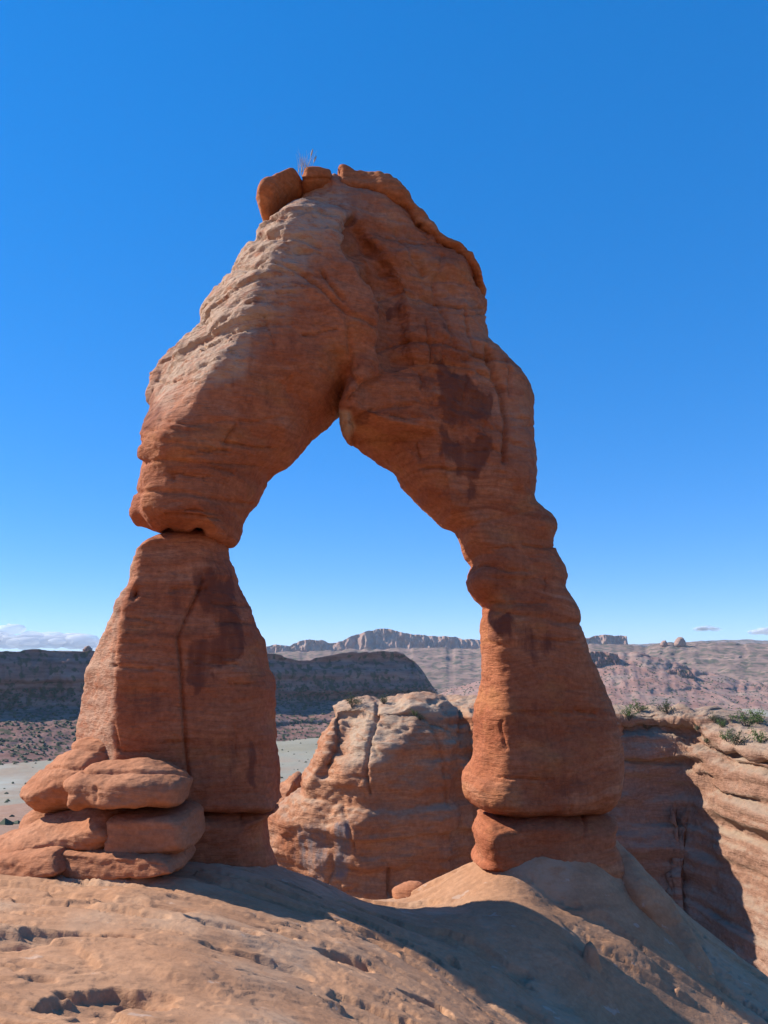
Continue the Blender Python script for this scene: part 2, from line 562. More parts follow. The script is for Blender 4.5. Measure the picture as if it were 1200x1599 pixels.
def build_ground():
    pxs = np.concatenate([np.linspace(-1500, -30, 90), np.arange(-24, 1224, 2.6), np.linspace(1230, 2600, 90)])
    ys = np.concatenate([np.linspace(-62, -6.6, 50), np.linspace(-6, 5.5, 40), 6.0 * np.exp(np.linspace(0, math.log(21.5 / 6.0), 430)), np.linspace(21.6, 33, 60)])
    U, Yg = np.meshgrid((pxs - 600) / 1200.0, ys, indexing='ij')
    # fan out with distance, parallel close to the viewer
    X = U * np.sqrt(Yg ** 2 + 5.0 ** 2) * 0.97
    P2 = np.stack([X.ravel(), Yg.ravel()], -1)
    z = ground_z(P2)
    P = np.stack([P2[:, 0], P2[:, 1], z], -1)
    near = sstep(24, 19, P[:, 1])
    d = 0.10 * fbm(P * 0.5, 3, 3)
    # bedding traces: thin ledges running left to right, broken up
    q = P2[:, 1] * 1.0 + 0.16 * P2[:, 0] + 0.5 * fbm(P * 0.3, 2, 9)
    wx = P2[:, 0] + 0.9 * fbm(P * 0.9, 3, 15)
    q = q + 0.10 * fbm(P * 2.1, 3, 16)
    A = np.stack([wx * 0.45, q * 3.0 + 0.15 * wx, np.zeros(len(q))], -1)
    n1 = fbm(A, 3, 21, rot=False)
    d -= near * 0.085 * sstep(0.20, 0.30, n1)
    B = np.stack([wx * 1.1, q * 7.5 + 0.4 * wx, np.zeros(len(q))], -1)
    n2 = fbm(B, 3, 31, rot=False)
    d -= near * 0.040 * sstep(0.24, 0.34, n2) * sstep(-0.25, 0.2, noise(P * 0.7, 5))
    d += near * 0.007 * fbm(P * np.array([4, 8, 4.0]), 3, 41)
    d += near * 0.14 * flakes(np.stack([wx * 0.35, q * 1.1, np.zeros(len(q))], -1), 8, 47, 5, 0.10)
    d += near * 0.022 * flakes(np.stack([wx * 0.9, q * 4.0, np.zeros(len(q))], -1), 5, 48, 4, 0.10)
    # single hollows seen in the rock: picture centre, half size in metres, turn, depth
    for (a, b, rx, ry, ang, dep) in [(120, 1458, 1.0, 0.22, 0.10, 0.17), (20, 1466, 0.7, 0.2, 0.08, 0.13), (345, 1447, 0.55, 0.26, 0.05, 0.16), (150, 1556, 0.75, 0.42, 0.25, 0.2), (235, 1548, 0.35, 0.2, 0.1, 0.12),
                                     (535, 1500, 0.50, 0.34, 0.2, 0.26), (668, 1572, 0.45, 0.40, 0.3, 0.34), (708, 1508, 0.12, 0.2, 0, 0.12), (138, 1404, 0.5, 0.16, 0.05, 0.07), (300, 1399, 0.5, 0.14, 0, 0.06),
                                     (590, 1465, 0.4, 0.12, 0.1, 0.06), (60, 1520, 0.3, 0.1, 0, 0.06), (420, 1530, 0.35, 0.08, 0.2, 0.05), (926, 1506, 0.20, 0.16, 0, -0.34), (640, 1470, 0.3, 0.1, .1, .05)]:
        # find where that sight line meets the ground
        yy = np.linspace(5, 22, 800)
        w = at(np.full(800, a), np.full(800, b), yy)
        hit = np.argmax(w[:, 2] < ground_z(w[:, :2]))
        c = w[hit]
        ex = (P2[:, 0] - c[0]) * math.cos(ang) + (P2[:, 1] - c[1]) * math.sin(ang)
        ey = -(P2[:, 0] - c[0]) * math.sin(ang) + (P2[:, 1] - c[1]) * math.cos(ang)
        r = np.sqrt((ex / rx) ** 2 + (ey / ry) ** 2) + 0.55 * fbm(P * np.array([1.6, 2.6, 2.0]), 4, 77)
        d -= dep * (0.6 * sstep(1.0, 0.8, r) + 0.4 * sstep(1.0, 0.3, r))
    P[:, 2] += d
    nu, nv = len(pxs), len(ys)
    i = np.arange(nu * nv).reshape(nu, nv)
    F = np.stack([i[:-1, :-1].ravel(), i[1:, :-1].ravel(), i[1:, 1:].ravel(), i[:-1, 1:].ravel()], -1)
    pale = 0.6 * sstep(-0.1, 0.5, fbm(P * 0.8, 3, 91))
    o = new_obj('slickrock_ground', P, F, M_GROUND, attrs={'pale': pale, 'varnish': np.zeros(len(P))})
    tag(o, kind='structure')
build_ground()

# ------------------------------------------------------------------ the arch
D0 = 18.5
SHEAR = 0.34      # the arch stands turned: its left leg nearer than its right
LEG = [(252, 838), (236, 847), (216, 856), (206, 876), (196, 902), (188, 932), (176, 956), (164, 984), (148, 1014), (132, 1040), (116, 1068), (107, 1105), (104, 1150), (100, 1200), (104, 1259),
       (180, 1260), (300, 1259), (425, 1258), (434, 1242), (432, 1212), (429, 1148), (428, 1068), (420, 1044), (406, 996), (396, 972), (384, 936), (370, 900), (358, 880), (352, 866), (353, 842), (330, 832), (290, 830)]
SPAN = [(252, 838), (232, 832), (212, 824), (200, 808), (202, 774), (210, 742), (208, 722), (212, 692), (210, 655), (213, 628), (223, 597), (240, 557), (257, 520), (277, 487), (293, 467), (320, 440), (343, 420),
        (367, 393), (377, 377), (393, 350), (412, 326), (440, 300), (470, 282), (500, 277), (530, 278), (553, 283), (580, 291), (607, 303), (623, 315), (637, 333), (653, 353), (680, 378), (697, 396), (713, 403), (735, 426), (745, 442), (750, 458),
        (747, 468), (755, 487), (753, 517), (763, 538), (793, 570), (813, 593), (825, 617), (830, 657), (833, 700), (838, 740), (835, 778), (842, 789), (856, 803), (865, 824), (861, 852), (873, 880), (882, 901), (879, 919), (891, 936),
        (900, 964), (898, 978), (905, 996), (915, 1024), (936, 1066), (950, 1104), (957, 1143), (962, 1195), (961, 1237), (942, 1262), (905, 1265), (800, 1265), (754, 1262), (730, 1244), (723, 1227), (726, 1209), (742, 1185), (746, 1143), (747, 1104),
        (753, 1055), (754, 1013), (754, 975), (758, 948), (744, 936), (734, 918), (734, 901), (741, 887), (732, 866), (723, 845), (712, 827), (695, 819), (681, 806), (660, 789), (640, 765), (623, 740), (613, 730), (590, 717), (567, 703), (543, 687),
        (533, 670), (532, 655), (536, 640), (543, 628), (527, 645), (513, 657), (487, 680), (475, 698), (464, 712), (440, 728), (416, 748), (408, 772), (400, 788), (380, 812), (378, 828), (372, 848), (354, 855), (335, 850), (300, 842)]

def crown(pts, amt=0.058):
    """the crown bulges towards the viewer, so its middle outline is drawn in a little"""
    out = []
    for (a, b) in pts:
        k = amt * (0.55 if 400 < a < 545 and b < 335 else 1.0)
        f = 1 - k * min(1.0, max(0.0, (620 - b) / 352.0))
        if a < 460:      # the left shoulder falls back from the viewer, so its outline lies farther off
            f *= 1 + 0.10 * float(np.interp(b, [300, 340, 430, 540, 600, 640], [0.0, 0.35, 0.9, 1.0, 0.55, 0.0]))
        x = 600 + (a - 600) * f
        if a < (440 if b < 640 else 330): x -= float(np.interp(b, [330, 400, 468, 560, 600, 640, 720, 800, 826, 834], [0, 17, 33, 46, 46, 20, 8, 20, 14, 0]))
        out.append((x, 800 + (b - 800) * f))
    return out
SPAN = crown(SPAN)
LEG = [(a - float(np.interp(b, [900, 950, 1000, 1050, 1100], [0, 6, 14, 23, 33])) if a < 200 else a, b) for a, b in LEG]
def cap(pts):
    return [(600 + (a - 600) * 0.965, 800 + (b - 800) * 0.965) for a, b in pts]

arch = empty('rock_arch', (-1.0, D0, -4.3))
tag(arch, 'tall freestanding red sandstone arch with two thick legs rising from the slickrock', 'rock arch')

def add_part(name, V, Q, mat, parent, normals=None, attrs=None, label=None):
    V = V - np.array(parent.location) if parent is not None else V
    o = new_obj(name, V, Q, mat, parent, normals, attrs=attrs)
    if label: o['label'] = label
    return o

def front_step(X, Z, line, amount, width, D=D0, k=SHEAR):
    """step in the face along a picture-space outline: inside is moved by amount (negative = towards the viewer)"""
    q = at_turned([a for a, b in line], [b for a, b in line], D, k)[:, [0, 2]]
    d = sdf_poly(X, Z, [tuple(a) for a in q])
    return amount * sstep(-width, width, d)

# left mass stands nearer than the right one
LEFT_MASS = [(200, 850), (180, 600), (300, 380), (470, 300), (535, 330), (548, 345), (540, 385), (562, 425), (588, 470), (596, 530), (606, 572), (570, 605), (545, 635), (480, 720), (400, 850)]
INNER_BLOCK = [(548, 345), (540, 385), (562, 425), (588, 470), (596, 530), (606, 572), (640, 560), (630, 470), (600, 400)]
FACET = [(535, 690), (545, 640), (600, 655), (690, 672), (706, 765), (716, 830), (660, 800)]

def facet_left(X, Z, line, slope, soft=0.10, D=D0, k=SHEAR):
    """the face falls back to the left of an edge given as (picture y, picture x)"""
    q = at_turned([b for a, b in line], [a for a, b in line], D, k)
    o = np.argsort(q[:, 2])
    xa = np.interp(Z, q[o, 2], q[o, 0])
    t = xa - X
    return slope * 0.5 * (t + np.sqrt(t * t + soft * soft))

def span_front(X, Z):
    G = front_step(X, Z, LEFT_MASS, -0.55, 0.22, D0 - 1.8)
    G += front_step(X, Z, INNER_BLOCK, 0.35, 0.18, D0 - 1.6)
    lft = facet_left(X, Z, [(280, 480), (300, 470), (360, 452), (400, 438), (450, 410), (500, 386), (545, 364), (580, 338), (610, 308), (640, 280), (675, 256), (715, 246), (770, 240), (840, 246)], 1.35, 0.3, D0 - 2.0)
    rgt = facet_left(X, Z, [(800, 690), (830, 728), (860, 778), (885, 775), (905, 752), (950, 778), (1000, 770), (1100, 786), (1160, 796), (1210, 798), (1262, 770)], 1.0, 0.2, D0 - 1.2)
    right_leg = X > at_turned(640, 800, D0, SHEAR)[0]
    zleg = sstep(at_turned(700, 800, D0, SHEAR)[2], at_turned(720, 850, D0, SHEAR)[2], Z)
    lft = np.minimum(lft, 3.4)
    G += np.where(right_leg, rgt * zleg, np.where(X < at_turned(520, 600, D0, SHEAR)[0], lft, 0))
    # slanting facet under the right shoulder: cut back towards the opening
    q = at_turned([535, 700], [690, 700], D0 - 1.6, SHEAR)
    u = at_turned([690, 600], [670, 740], D0 - 1.6, SHEAR)
    d = sdf_poly(X, Z, [tuple(a) for a in at_turned([a for a, b in FACET], [b for a, b in FACET], D0 - 1.6, SHEAR)[:, [0, 2]]])
    # distance left of the arris (690,672)-(706,765)
    a0 = at_turned(690, 672, D0 - 1.6, SHEAR); a1 = at_turned(708, 775, D0 - 1.6, SHEAR)
    ex, ez = a1[0] - a0[0], a1[2] - a0[2]
    L = math.hypot(ex, ez)
    left = ((X - a0[0]) * ez - (Z - a0[2]) * ex) / L
    G += sstep(-0.05, 0.1, d) * np.clip(left, 0, 2.5) * 0.85
    return G

def build_span():
    yc = [(290, 790, 18.5), (330, 600, 18.5), (450, 450, 18.4), (500, 330, 18.5), (640, 400, 18.6), (700, 550, 18.6), (770, 700, 18.6), (800, 850, 18.6), (850, 1000, 18.5), (850, 1200, 18.5)]
    H = [(290, 800, 1.35), (320, 700, 1.6), (330, 560, 2.0), (450, 450, 2.0), (500, 320, 1.4), (640, 400, 1.7), (700, 550, 1.7), (770, 700, 1.5), (800, 850, 1.15), (830, 1000, 1.2), (850, 1100, 1.3), (845, 1220, 1.45)]
    R = [(210, 800, 0.4), (215, 720, 0.4), (215, 650, 0.4), (240, 580, 0.9), (300, 480, 1.2), (380, 400, 1.2), (430, 330, 1.0), (500, 300, 0.9), (600, 320, 0.7), (740, 450, 0.6), (830, 650, 0.7), (860, 850, 0.6),
         (930, 1080, 0.9), (950, 1220, 0.7), (735, 1220, 0.75), (750, 1060, 0.75), (740, 900, 0.6), (680, 800, 0.4), (580, 700, 0.4), (530, 650, 0.6), (480, 690, 1.2), (400, 780, 0.9), (370, 840, 0.5), (300, 840, 0.35), (820, 1262, 0.35)]
    p = [(300, 480, 2.0), (215, 720, 1.6), (600, 700, 2.2), (800, 850, 2.2), (850, 1100, 2.6), (850, 1250, 2.4), (480, 690, 2.0)]
    HBK = [(a, b, c + 1.5 if a < 400 and b < 650 else (0.7 * c if a < 560 else c)) for (a, b, c) in H] + [(480, 600, 1.2), (400, 700, 1.0)]
    V, Q = inflate(SPAN, D0, 0.042, yc, H, R, p, Hb=HBK, smooth_poly=2, front=span_front, shear=SHEAR)
    # bedded, weathered upper left shoulder is rough; right side moderately
    rough = np.clip(0.25 + 0.12 * px_mask(V, [(230, 600), (330, 400), (400, 310), (520, 280), (540, 380), (460, 470), (380, 560), (320, 625)], 30) + 0.6 * px_mask(V, [(540, 280), (760, 430), (800, 760), (620, 640), (560, 380)], 30), 0, 1.3)
    def extra(V, N):
        d = 0
        fr = sstep(0.3, -0.2, N[:, 1])
        for line, dep, wd in CRACKS:
            d = d - fr * dep * px_line(V, line, wd)
        # big bulges and hollows on the face
        for (a, b, r, amt) in [(560, 420, 22, 0.18), (575, 395, 14, -0.2), (565, 500, 30, 0.15), (620, 430, 26, -0.12), (625, 555, 16, 0.14), (560, 590, 22, 0.12), (575, 605, 14, -0.16), (545, 660, 12, .1), (590, 640, 20, -.1),
                               (765, 895, 34, 0.15), (740, 905, 16, 0.10), (790, 920, 22, -0.15), (330, 620, 40, 0.0), (310, 505, 18, -0.10), (322, 500, 12, -0.10), (852, 822, 14, .1), (660, 350, 18, -.12), (700, 420, 16, .12),
                               (240, 740, 14, -0.05), (270, 745, 5, -0.12), (215, 690, 6, -.12), (215, 724, 6, -.12), (262, 838, 7, -0.3), (308, 840, 8, -0.35)]:
            u, v = project(V)
            d = d + fr * amt * np.exp(-((u - a) ** 2 + (v - b) ** 2) / (r * r))
        # chipped ledges on the lit shoulder
        m = px_mask(V, [(215, 590), (330, 400), (400, 310), (520, 280), (545, 380), (470, 470), (390, 540), (320, 600)], 45, 40) * 0.85
        k = m > 0.01
        if k.any():
            P = V[k]
            s = strata(P, 300, 1.7, -0.16, 0.5)
            P2 = P + np.stack([np.zeros(len(P)), np.zeros(len(P)), -0.16 * P[:, 0]], -1)
            c = fbm(P2 * np.array([0.45, 0.45, 4.6]), 4, 310, rot=False)
            c2 = fbm(P2 * np.array([1.6, 1.6, 9.0]), 3, 312, rot=False)
            d[k] += m[k] * (0.05 * s - 0.085 * sstep(0.12, 0.20, c) - 0.03 * sstep(0.16, 0.26, c2) + 0.014 * fbm(P * np.array([8, 8, 12.0]), 3, 320))
        return d
    V = roughen(V, Q, 0.10, 0.06, 0.075, 0.03, seed=11, flake=0.32, mask=rough, freq=1.1, dip=-0.06, extra=extra)
    N = vnormals(V, Q)
    front = sstep(0.4, -0.1, N[:, 1])
    st = np.zeros(len(V))
    for poly, a, soft in [([(668, 570), (720, 575), (770, 625), (760, 650), (690, 668), (684, 600)], 0.9, 8), ([(690, 668), (765, 680), (762, 735), (730, 745), (706, 750)], 0.85, 7), ([(600, 480), (628, 470), (630, 500), (605, 505)], 0.7, 5),
                          ([(655, 505), (700, 500), (705, 525), (660, 530)], 0.35, 8), ([(720, 745), (745, 740), (750, 780), (725, 790)], 0.5, 8), ([(768, 975), (800, 965), (805, 1000), (785, 1010), (770, 1005)], 0.65, 6), ([(800, 970), (850, 975), (865, 1010), (860, 1030), (835, 1035), (810, 1000)], 0.5, 8),
                          ([(790, 1110), (860, 1110), (870, 1135), (800, 1150)], 0.35, 14), ([(840, 1210), (915, 1215), (920, 1240), (840, 1255)], 0.4, 8), ([(215, 615), (245, 625), (248, 665), (220, 675), (212, 650)], 0.5, 5),
                          ([(370, 540), (450, 560), (460, 640), (330, 660), (300, 620)], 0.3, 30), ([(240, 700), (380, 730), (370, 790), (250, 780)], 0.25, 25), ([(630, 590), (670, 575), (690, 660), (660, 640)], 0.35, 15), ([(545, 640), (585, 640), (575, 660), (555, 662)], 0.5, 5)]:
        st = np.maximum(st, a * px_mask(V, poly, soft, 26))
    st *= front
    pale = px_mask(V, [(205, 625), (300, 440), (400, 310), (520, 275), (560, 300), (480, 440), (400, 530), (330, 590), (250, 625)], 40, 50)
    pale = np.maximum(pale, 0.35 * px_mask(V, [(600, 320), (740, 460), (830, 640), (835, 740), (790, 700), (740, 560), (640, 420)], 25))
    pale = np.maximum(pale, 0.9 * px_mask(V, [(525, 640), (548, 640), (556, 668), (545, 685), (528, 672)], 4))  # sunlight on the tip at the opening's apex, painted as paler colour
    # divide into the lintel and the right leg along the bedding line at the foot of the shoulder
    c = V[Q].mean(1)
    u, v = project(c)
    leg = (v > 822 - 0.24 * (u - 712)) & (u > 640)
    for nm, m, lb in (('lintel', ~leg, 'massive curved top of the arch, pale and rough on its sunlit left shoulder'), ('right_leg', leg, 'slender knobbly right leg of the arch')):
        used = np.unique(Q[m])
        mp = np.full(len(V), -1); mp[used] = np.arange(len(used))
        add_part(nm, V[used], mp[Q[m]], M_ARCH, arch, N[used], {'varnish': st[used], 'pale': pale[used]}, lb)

CRACKS = [  # polyline, depth (m), width (picture points)
    ([(548, 345), (540, 385), (562, 425), (580, 450), (590, 490), (597, 530), (604, 570)], 0.30, 5), ([(604, 545), (640, 533), (690, 535), (720, 545), (770, 560)], 0.10, 2.5), ([(606, 575), (640, 566), (690, 566), (740, 575), (775, 592)], 0.08, 2.5),
    ([(590, 470), (625, 455), (670, 462), (720, 480)], 0.08, 3), ([(763, 540), (772, 575), (785, 610), (792, 660), (790, 720)], 0.18, 4), ([(430, 410), (470, 425), (500, 450), (530, 480), (545, 495), (580, 510)], 0.10, 3),
    ([(505, 425), (520, 450), (535, 470)], 0.12, 3), ([(400, 375), (430, 365), (470, 372), (500, 385)], 0.10, 4), ([(345, 425), (380, 420), (420, 418), (450, 425)], 0.09, 3), ([(380, 378), (410, 368), (445, 372)], 0.1, 3.5),
    ([(250, 655), (300, 663), (350, 655), (400, 660), (440, 650)], 0.05, 2.5), ([(445, 600), (455, 590), (450, 615)], 0.06, 4), ([(545, 625), (570, 605), (600, 590), (612, 578)], 0.16, 4), ([(540, 660), (580, 640), (610, 635), (640, 632)], 0.08, 3),
    ([(540, 500), (548, 540), (545, 580), (560, 600)], 0.08, 4), ([(690, 400), (680, 440), (690, 480), (705, 520), (712, 545)], 0.07, 3), ([(620, 360), (640, 400), (665, 425)], 0.09, 4), ([(730, 480), (735, 520), (745, 550)], .08, 3),
    ([(205, 770), (240, 765), (300, 770), (360, 785), (400, 790)], 0.06, 3), ([(212, 722), (250, 718), (310, 724), (370, 740)], 0.05, 3), ([(212, 680), (250, 690), (330, 700)], .04, 3), ([(755, 668), (765, 655), (800, 690), (830, 700)], 0.05, 2.5),
    ([(735, 905), (760, 885), (800, 890)], 0.06, 4), ([(755, 950), (800, 960), (850, 965), (900, 975)], 0.05, 4), ([(715, 828), (760, 815), (800, 805), (840, 795)], 0.05, 4),
    ([(640, 700), (660, 715), (685, 705)], .05, 3), ([(560, 690), (600, 680), (640, 690), (680, 675)], .04, 3),
]
_r = random.Random(12)
def bedding_cracks(box, n, lmin, lmax, slope, upright=0.15):
    """thin broken bedding cracks and a few upright joints inside a picture-space box"""
    out = []
    for k in range(n):
        x, y = _r.uniform(box[0], box[2]), _r.uniform(box[1], box[3])
        up = _r.random() < upright
        L = _r.uniform(lmin, lmax) * (0.6 if up else 1)
        pts = [(x, y)]
        steps = 6
        for i in range(steps):
            if up:
                x += _r.uniform(-4, 4); y += L / steps
            else:
                x += L / steps; y += slope * L / steps + _r.uniform(-2.5, 2.5)
            pts.append((x, y))
        out.append((pts, _r.uniform(0.035, 0.09), _r.uniform(1.3, 2.2)))
    return out
CRACKS += bedding_cracks((230, 330, 480, 620), 16, 30, 90, -0.12) + bedding_cracks((220, 640, 400, 820), 10, 40, 110, 0.06) + bedding_cracks((590, 330, 800, 760), 26, 30, 110, 0.10, 0.3) + bedding_cracks((745, 830, 900, 1240), 16, 30, 90, 0.03)
build_span()

def build_left_leg():
    R = [(215, 870, 0.2), (190, 930, 0.2), (160, 990, 0.25), (130, 1045, 0.3), (106, 1130, 0.35), (105, 1240, 0.35), (430, 1200, 0.6), (428, 1070, 0.7), (390, 950, 0.7), (355, 870, 0.4), (300, 835, 0.4), (300, 1258, 0.14), (400, 1258, .14)]
    p = [(190, 950, 2), (140, 1050, 2), (108, 1180, 2), (430, 1150, 2.6), (380, 930, 2.4), (300, 1258, 2.2), (300, 840, 2.0)]
    H = [(300, 850, 0.9), (290, 920, 1.0), (280, 1050, 1.1), (270, 1220, 1.2)]
    def leg_front(X, Z):
        return facet_left(X, Z, [(858, 214), (900, 206), (945, 190), (1000, 184), (1060, 180), (1180, 179), (1262, 179)], 1.5, 0.10, D0 - 1.1)
    V, Q = inflate(LEG, D0, 0.042, 18.5, H, R, p, front=leg_front, shear=SHEAR)
    cr = [([(318, 905), (305, 935), (290, 965), (278, 995), (283, 1040), (286, 1100), (290, 1160), (295, 1215), (285, 1250)], 0.12, 2.5), ([(280, 1004), (240, 1003), (190, 1004)], 0.03, 2), ([(300, 920), (325, 908), (332, 900)], -0.05, 5),
          ([(345, 945), (390, 975)], -0.03, 4), ([(185, 950), (182, 1000), (178, 1060)], 0.03, 3), ([(178, 1130), (182, 1165)], 0.08, 4)]
    cr += bedding_cracks((150, 880, 390, 1230), 16, 30, 110, 0.02, 0.2)
    def extra(V, N):
        fr = sstep(0.3, -0.2, N[:, 1])
        u, v = project(V)
        d = 0
        for line, dep, wd in cr:
            d = d - fr * dep * px_line(V, line, wd)
        # the face right of the long crack stands a little back
        d = d - 0.05 * fr * px_mask(V, [(318, 905), (290, 965), (280, 995), (286, 1100), (295, 1250), (440, 1260), (440, 1000), (380, 900)], 3)
        d = d - 0.22 * fr * np.exp(-(((u - 209) / 6.5) ** 2 + ((v - 925) / 8) ** 2))
        return d
    V = roughen(V, Q, 0.05, 0.025, 0.035, 0.02, seed=31, flake=0.10, freq=1.0, extra=extra)
    N = vnormals(V, Q)
    front = sstep(0.4, -0.1, N[:, 1])
    st = np.zeros(len(V))
    for poly, a, soft in [([(300, 880), (350, 885), (385, 960), (390, 1010), (340, 1015), (325, 960), (310, 950)], 0.75, 12), ([(290, 1000), (380, 1005), (385, 1030), (340, 1050), (345, 1070), (310, 1085), (288, 1060)], 0.85, 8), ([(380, 1150), (402, 1160), (400, 1220), (380, 1225)], 0.7, 8),
                          ([(225, 900), (290, 900), (280, 960), (230, 950)], 0.35, 20), ([(190, 1080), (280, 1060), (280, 1140), (190, 1150)], 0.3, 25), ([(295, 1110), (380, 1120), (370, 1240), (300, 1240)], 0.35, 25)]:
        st = np.maximum(st, a * px_mask(V, poly, soft, 26))
    add_part('left_leg', V, Q, M_ARCH, arch, None, {'varnish': st * front, 'pale': 0.55 * px_mask(V, [(214, 858), (204, 905), (188, 948), (182, 1000), (179, 1060), (178, 1260), (90, 1260), (100, 1060), (190, 880)], 6)}, 'broad tapering left leg with a long vertical crack and dark stains')  # pale on the left facet paints in its sunlit brightness
build_left_leg()

def solid(name, poly, D, h, yc, H, R, p, mat, parent=None, seed=1, big=0.05, mid=0.03, bed=0.02, fine=0.01, freq=1.5, label=None, cracks=(), pale=0.0, smooth_poly=3, dip=0.0, shear=None, lean=0.0, scale=1.0, flake=0.12):
    if shear is None: shear = SHEAR if parent is not None else 0.0
    zb = at(poly[0][0], max(b for a, b in poly), D)[2]
    if parent is None and shear:
        off = shear * (at(np.mean([a for a, b in poly]), np.mean([b for a, b in poly]), D)[0] + 1.0)
        D -= off; yc -= off
    V, Q = inflate(poly, D, h, yc, H, R, p, smooth_poly=smooth_poly, shear=shear, front=(lambda X, Z: lean * np.maximum(Z - zb - 0.2, 0)) if lean else None)
    def extra(V, N):
        d = np.zeros(len(V))
        for line, dep, wd in cracks:
            d = d - sstep(0.5, 0.0, N[:, 1]) * dep * px_line(V, line, wd)
        return d
    V = roughen(V, Q, big, mid, bed, fine, seed=seed, freq=freq, extra=extra, dip=dip, scale=scale, flake=flake)
    at_ = {'varnish': np.zeros(len(V)), 'pale': np.full(len(V), pale)}
    if parent is not None:
        return add_part(name, V, Q, mat, parent, None, at_, label)
    c = np.array([V[:, 0].mean(), V[:, 1].mean(), V[:, 2].min()])
    o = new_obj(name, V - c, Q, mat, None, None, attrs=at_)
    o.location = tuple(c)
    return o

solid('pedestal', [(176, 1262), (300, 1261), (425, 1260), (432, 1266), (414, 1282), (416, 1304), (422, 1330), (436, 1362), (445, 1395), (170, 1395)], D0, 0.05, 18.5, 1.26, [(300, 1262, 0.16), (425, 1300, 0.5), (180, 1300, 0.3)], 2.4, M_ARCH, arch, 41,
      label='low block under the left leg', cracks=[([(375, 1262), (378, 1300)], 0.04, 2.5), ([(310, 1320), (420, 1330)], 0.03, 3)])
solid('pedestal', [(752, 1268), (800, 1267), (942, 1267), (952, 1290), (961, 1322), (968, 1360), (850, 1385), (742, 1350), (747, 1328), (741, 1300), (745, 1280)], D0, 0.05, 18.5, 1.35, [(800, 1268, 0.22), (745, 1300, 0.45), (955, 1300, 0.45)], 2.3, M_ARCH, arch, 43,
      label='squat block under the right leg', cracks=[([(905, 1268), (915, 1290), (912, 1320)], 0.05, 2.5)])
solid('cap_slab', cap([(397, 306), (404, 292), (422, 281), (440, 271), (455, 268), (467, 274), (472, 289), (458, 304), (434, 318), (411, 330), (400, 322)]), 17.9, 0.04, 17.9, 1.0, 0.3, 2.2, M_CAP, arch, 51, big=0.06, mid=0.05, label='tilted slab jutting out on the left of the top')
solid('cap_slab', cap([(469, 284), (473, 273), (485, 269), (505, 270), (520, 273), (527, 284), (524, 299), (500, 303), (476, 300)]), 17.9, 0.04, 17.9, 0.95, 0.22, 2.2, M_CAP, arch, 52, big=0.05, mid=0.05, label='short slab in the middle of the top', cracks=[([(475, 280), (500, 278), (522, 281)], 0.05, 2)])
solid('cap_slab', cap([(528, 279), (533, 274), (553, 280), (580, 288), (607, 300), (623, 312), (637, 330), (653, 350), (680, 375), (697, 393), (715, 401), (737, 423), (746, 440), (753, 457), (750, 472), (742, 462), (728, 442), (704, 424), (684, 412), (664, 392), (645, 378), (628, 352), (606, 342), (580, 326), (552, 316), (528, 312)]),
      18.4, 0.04, 18.4, [(540, 285, 1.15), (640, 350, 1.5), (740, 450, 1.5)], 0.2, 2.2, M_CAP, arch, 53, big=0.10, mid=0.08, bed=0.08, fine=0.04, label='long orange ledge along the right of the top', cracks=[([(640, 372), (656, 352)], 0.12, 4), ([(690, 412), (702, 396)], 0.12, 4)], smooth_poly=2)

# ------------------------------------------------------------------ boulders piled against the left leg
def boulder(poly, D, yc, H, R, p, seed, label, **kw):
    kw.setdefault('shear', -0.30); kw.setdefault('lean', 0.35)
    poly = [(170 + (a - 170) * 0.965, 1290 + (b - 1290) * 0.965) for a, b in poly]
    D += 0.35; yc += 0.35
    o = solid('boulder', poly, D, kw.pop('h', 0.032), yc, H, R, p, M_BOULDER, None, seed, big=0.08, mid=0.035, bed=0.055, fine=0.035, scale=0.6, flake=0.10, **kw)
    tag(o, label, 'boulder', 'boulders piled round the foot of the left leg')
    return o
boulder([(100, 1162), (112, 1150), (132, 1144), (168, 1146), (180, 1162), (186, 1190), (190, 1240), (170, 1262), (120, 1264), (74, 1268), (58, 1260), (40, 1244), (38, 1228), (50, 1208), (76, 1184)], 16.3, 16.3, 1.2, 0.8, 1.9, 61,
        'bulging round boulder leaning on the sunlit side of the left leg', cracks=[([(60, 1200), (90, 1198), (125, 1200)], 0.05, 2.5), ([(100, 1168), (130, 1165), (165, 1172)], 0.08, 3)])
boulder([(110, 1218), (118, 1208), (132, 1199), (160, 1186), (208, 1180), (240, 1184), (272, 1199), (295, 1213), (295, 1230), (282, 1254), (200, 1253), (150, 1254), (127, 1258), (121, 1238)], 15.15, 15.15, [(130, 1220, 0.75), (220, 1215, 0.95), (290, 1230, 0.7)], [(120, 1215, 0.3), (200, 1182, 0.75), (290, 1235, 0.25), (200, 1254, 0.12)], [(200, 1190, 1.7), (200, 1250, 3.0)], 62,
        'flat-topped overhanging boulder resting on the slabs before the left leg', lean=0.25, shear=-0.1, cracks=[([(132, 1206), (200, 1204), (270, 1208), (295, 1213)], 0.09, 2.2), ([(150, 1230), (152, 1250)], 0.05, 3)])
boulder([(-60, 1330), (0, 1303), (52, 1279), (120, 1259), (162, 1255), (178, 1264), (188, 1288), (187, 1318), (160, 1330), (100, 1345), (32, 1358), (-60, 1370)], 15.2, 15.4, 1.1, [(100, 1260, 0.9), (180, 1290, 0.4), (0, 1300, 0.9)], 1.9, 63,
        'long smooth rounded slab sloping down at the left edge', lean=0.8)
boulder([(34, 1292), (40, 1275), (54, 1263), (75, 1266), (110, 1275), (110, 1310), (40, 1310)], 16.8, 16.8, 0.7, 0.4, 2.0, 64, 'small rock half hidden behind the long smooth slab')
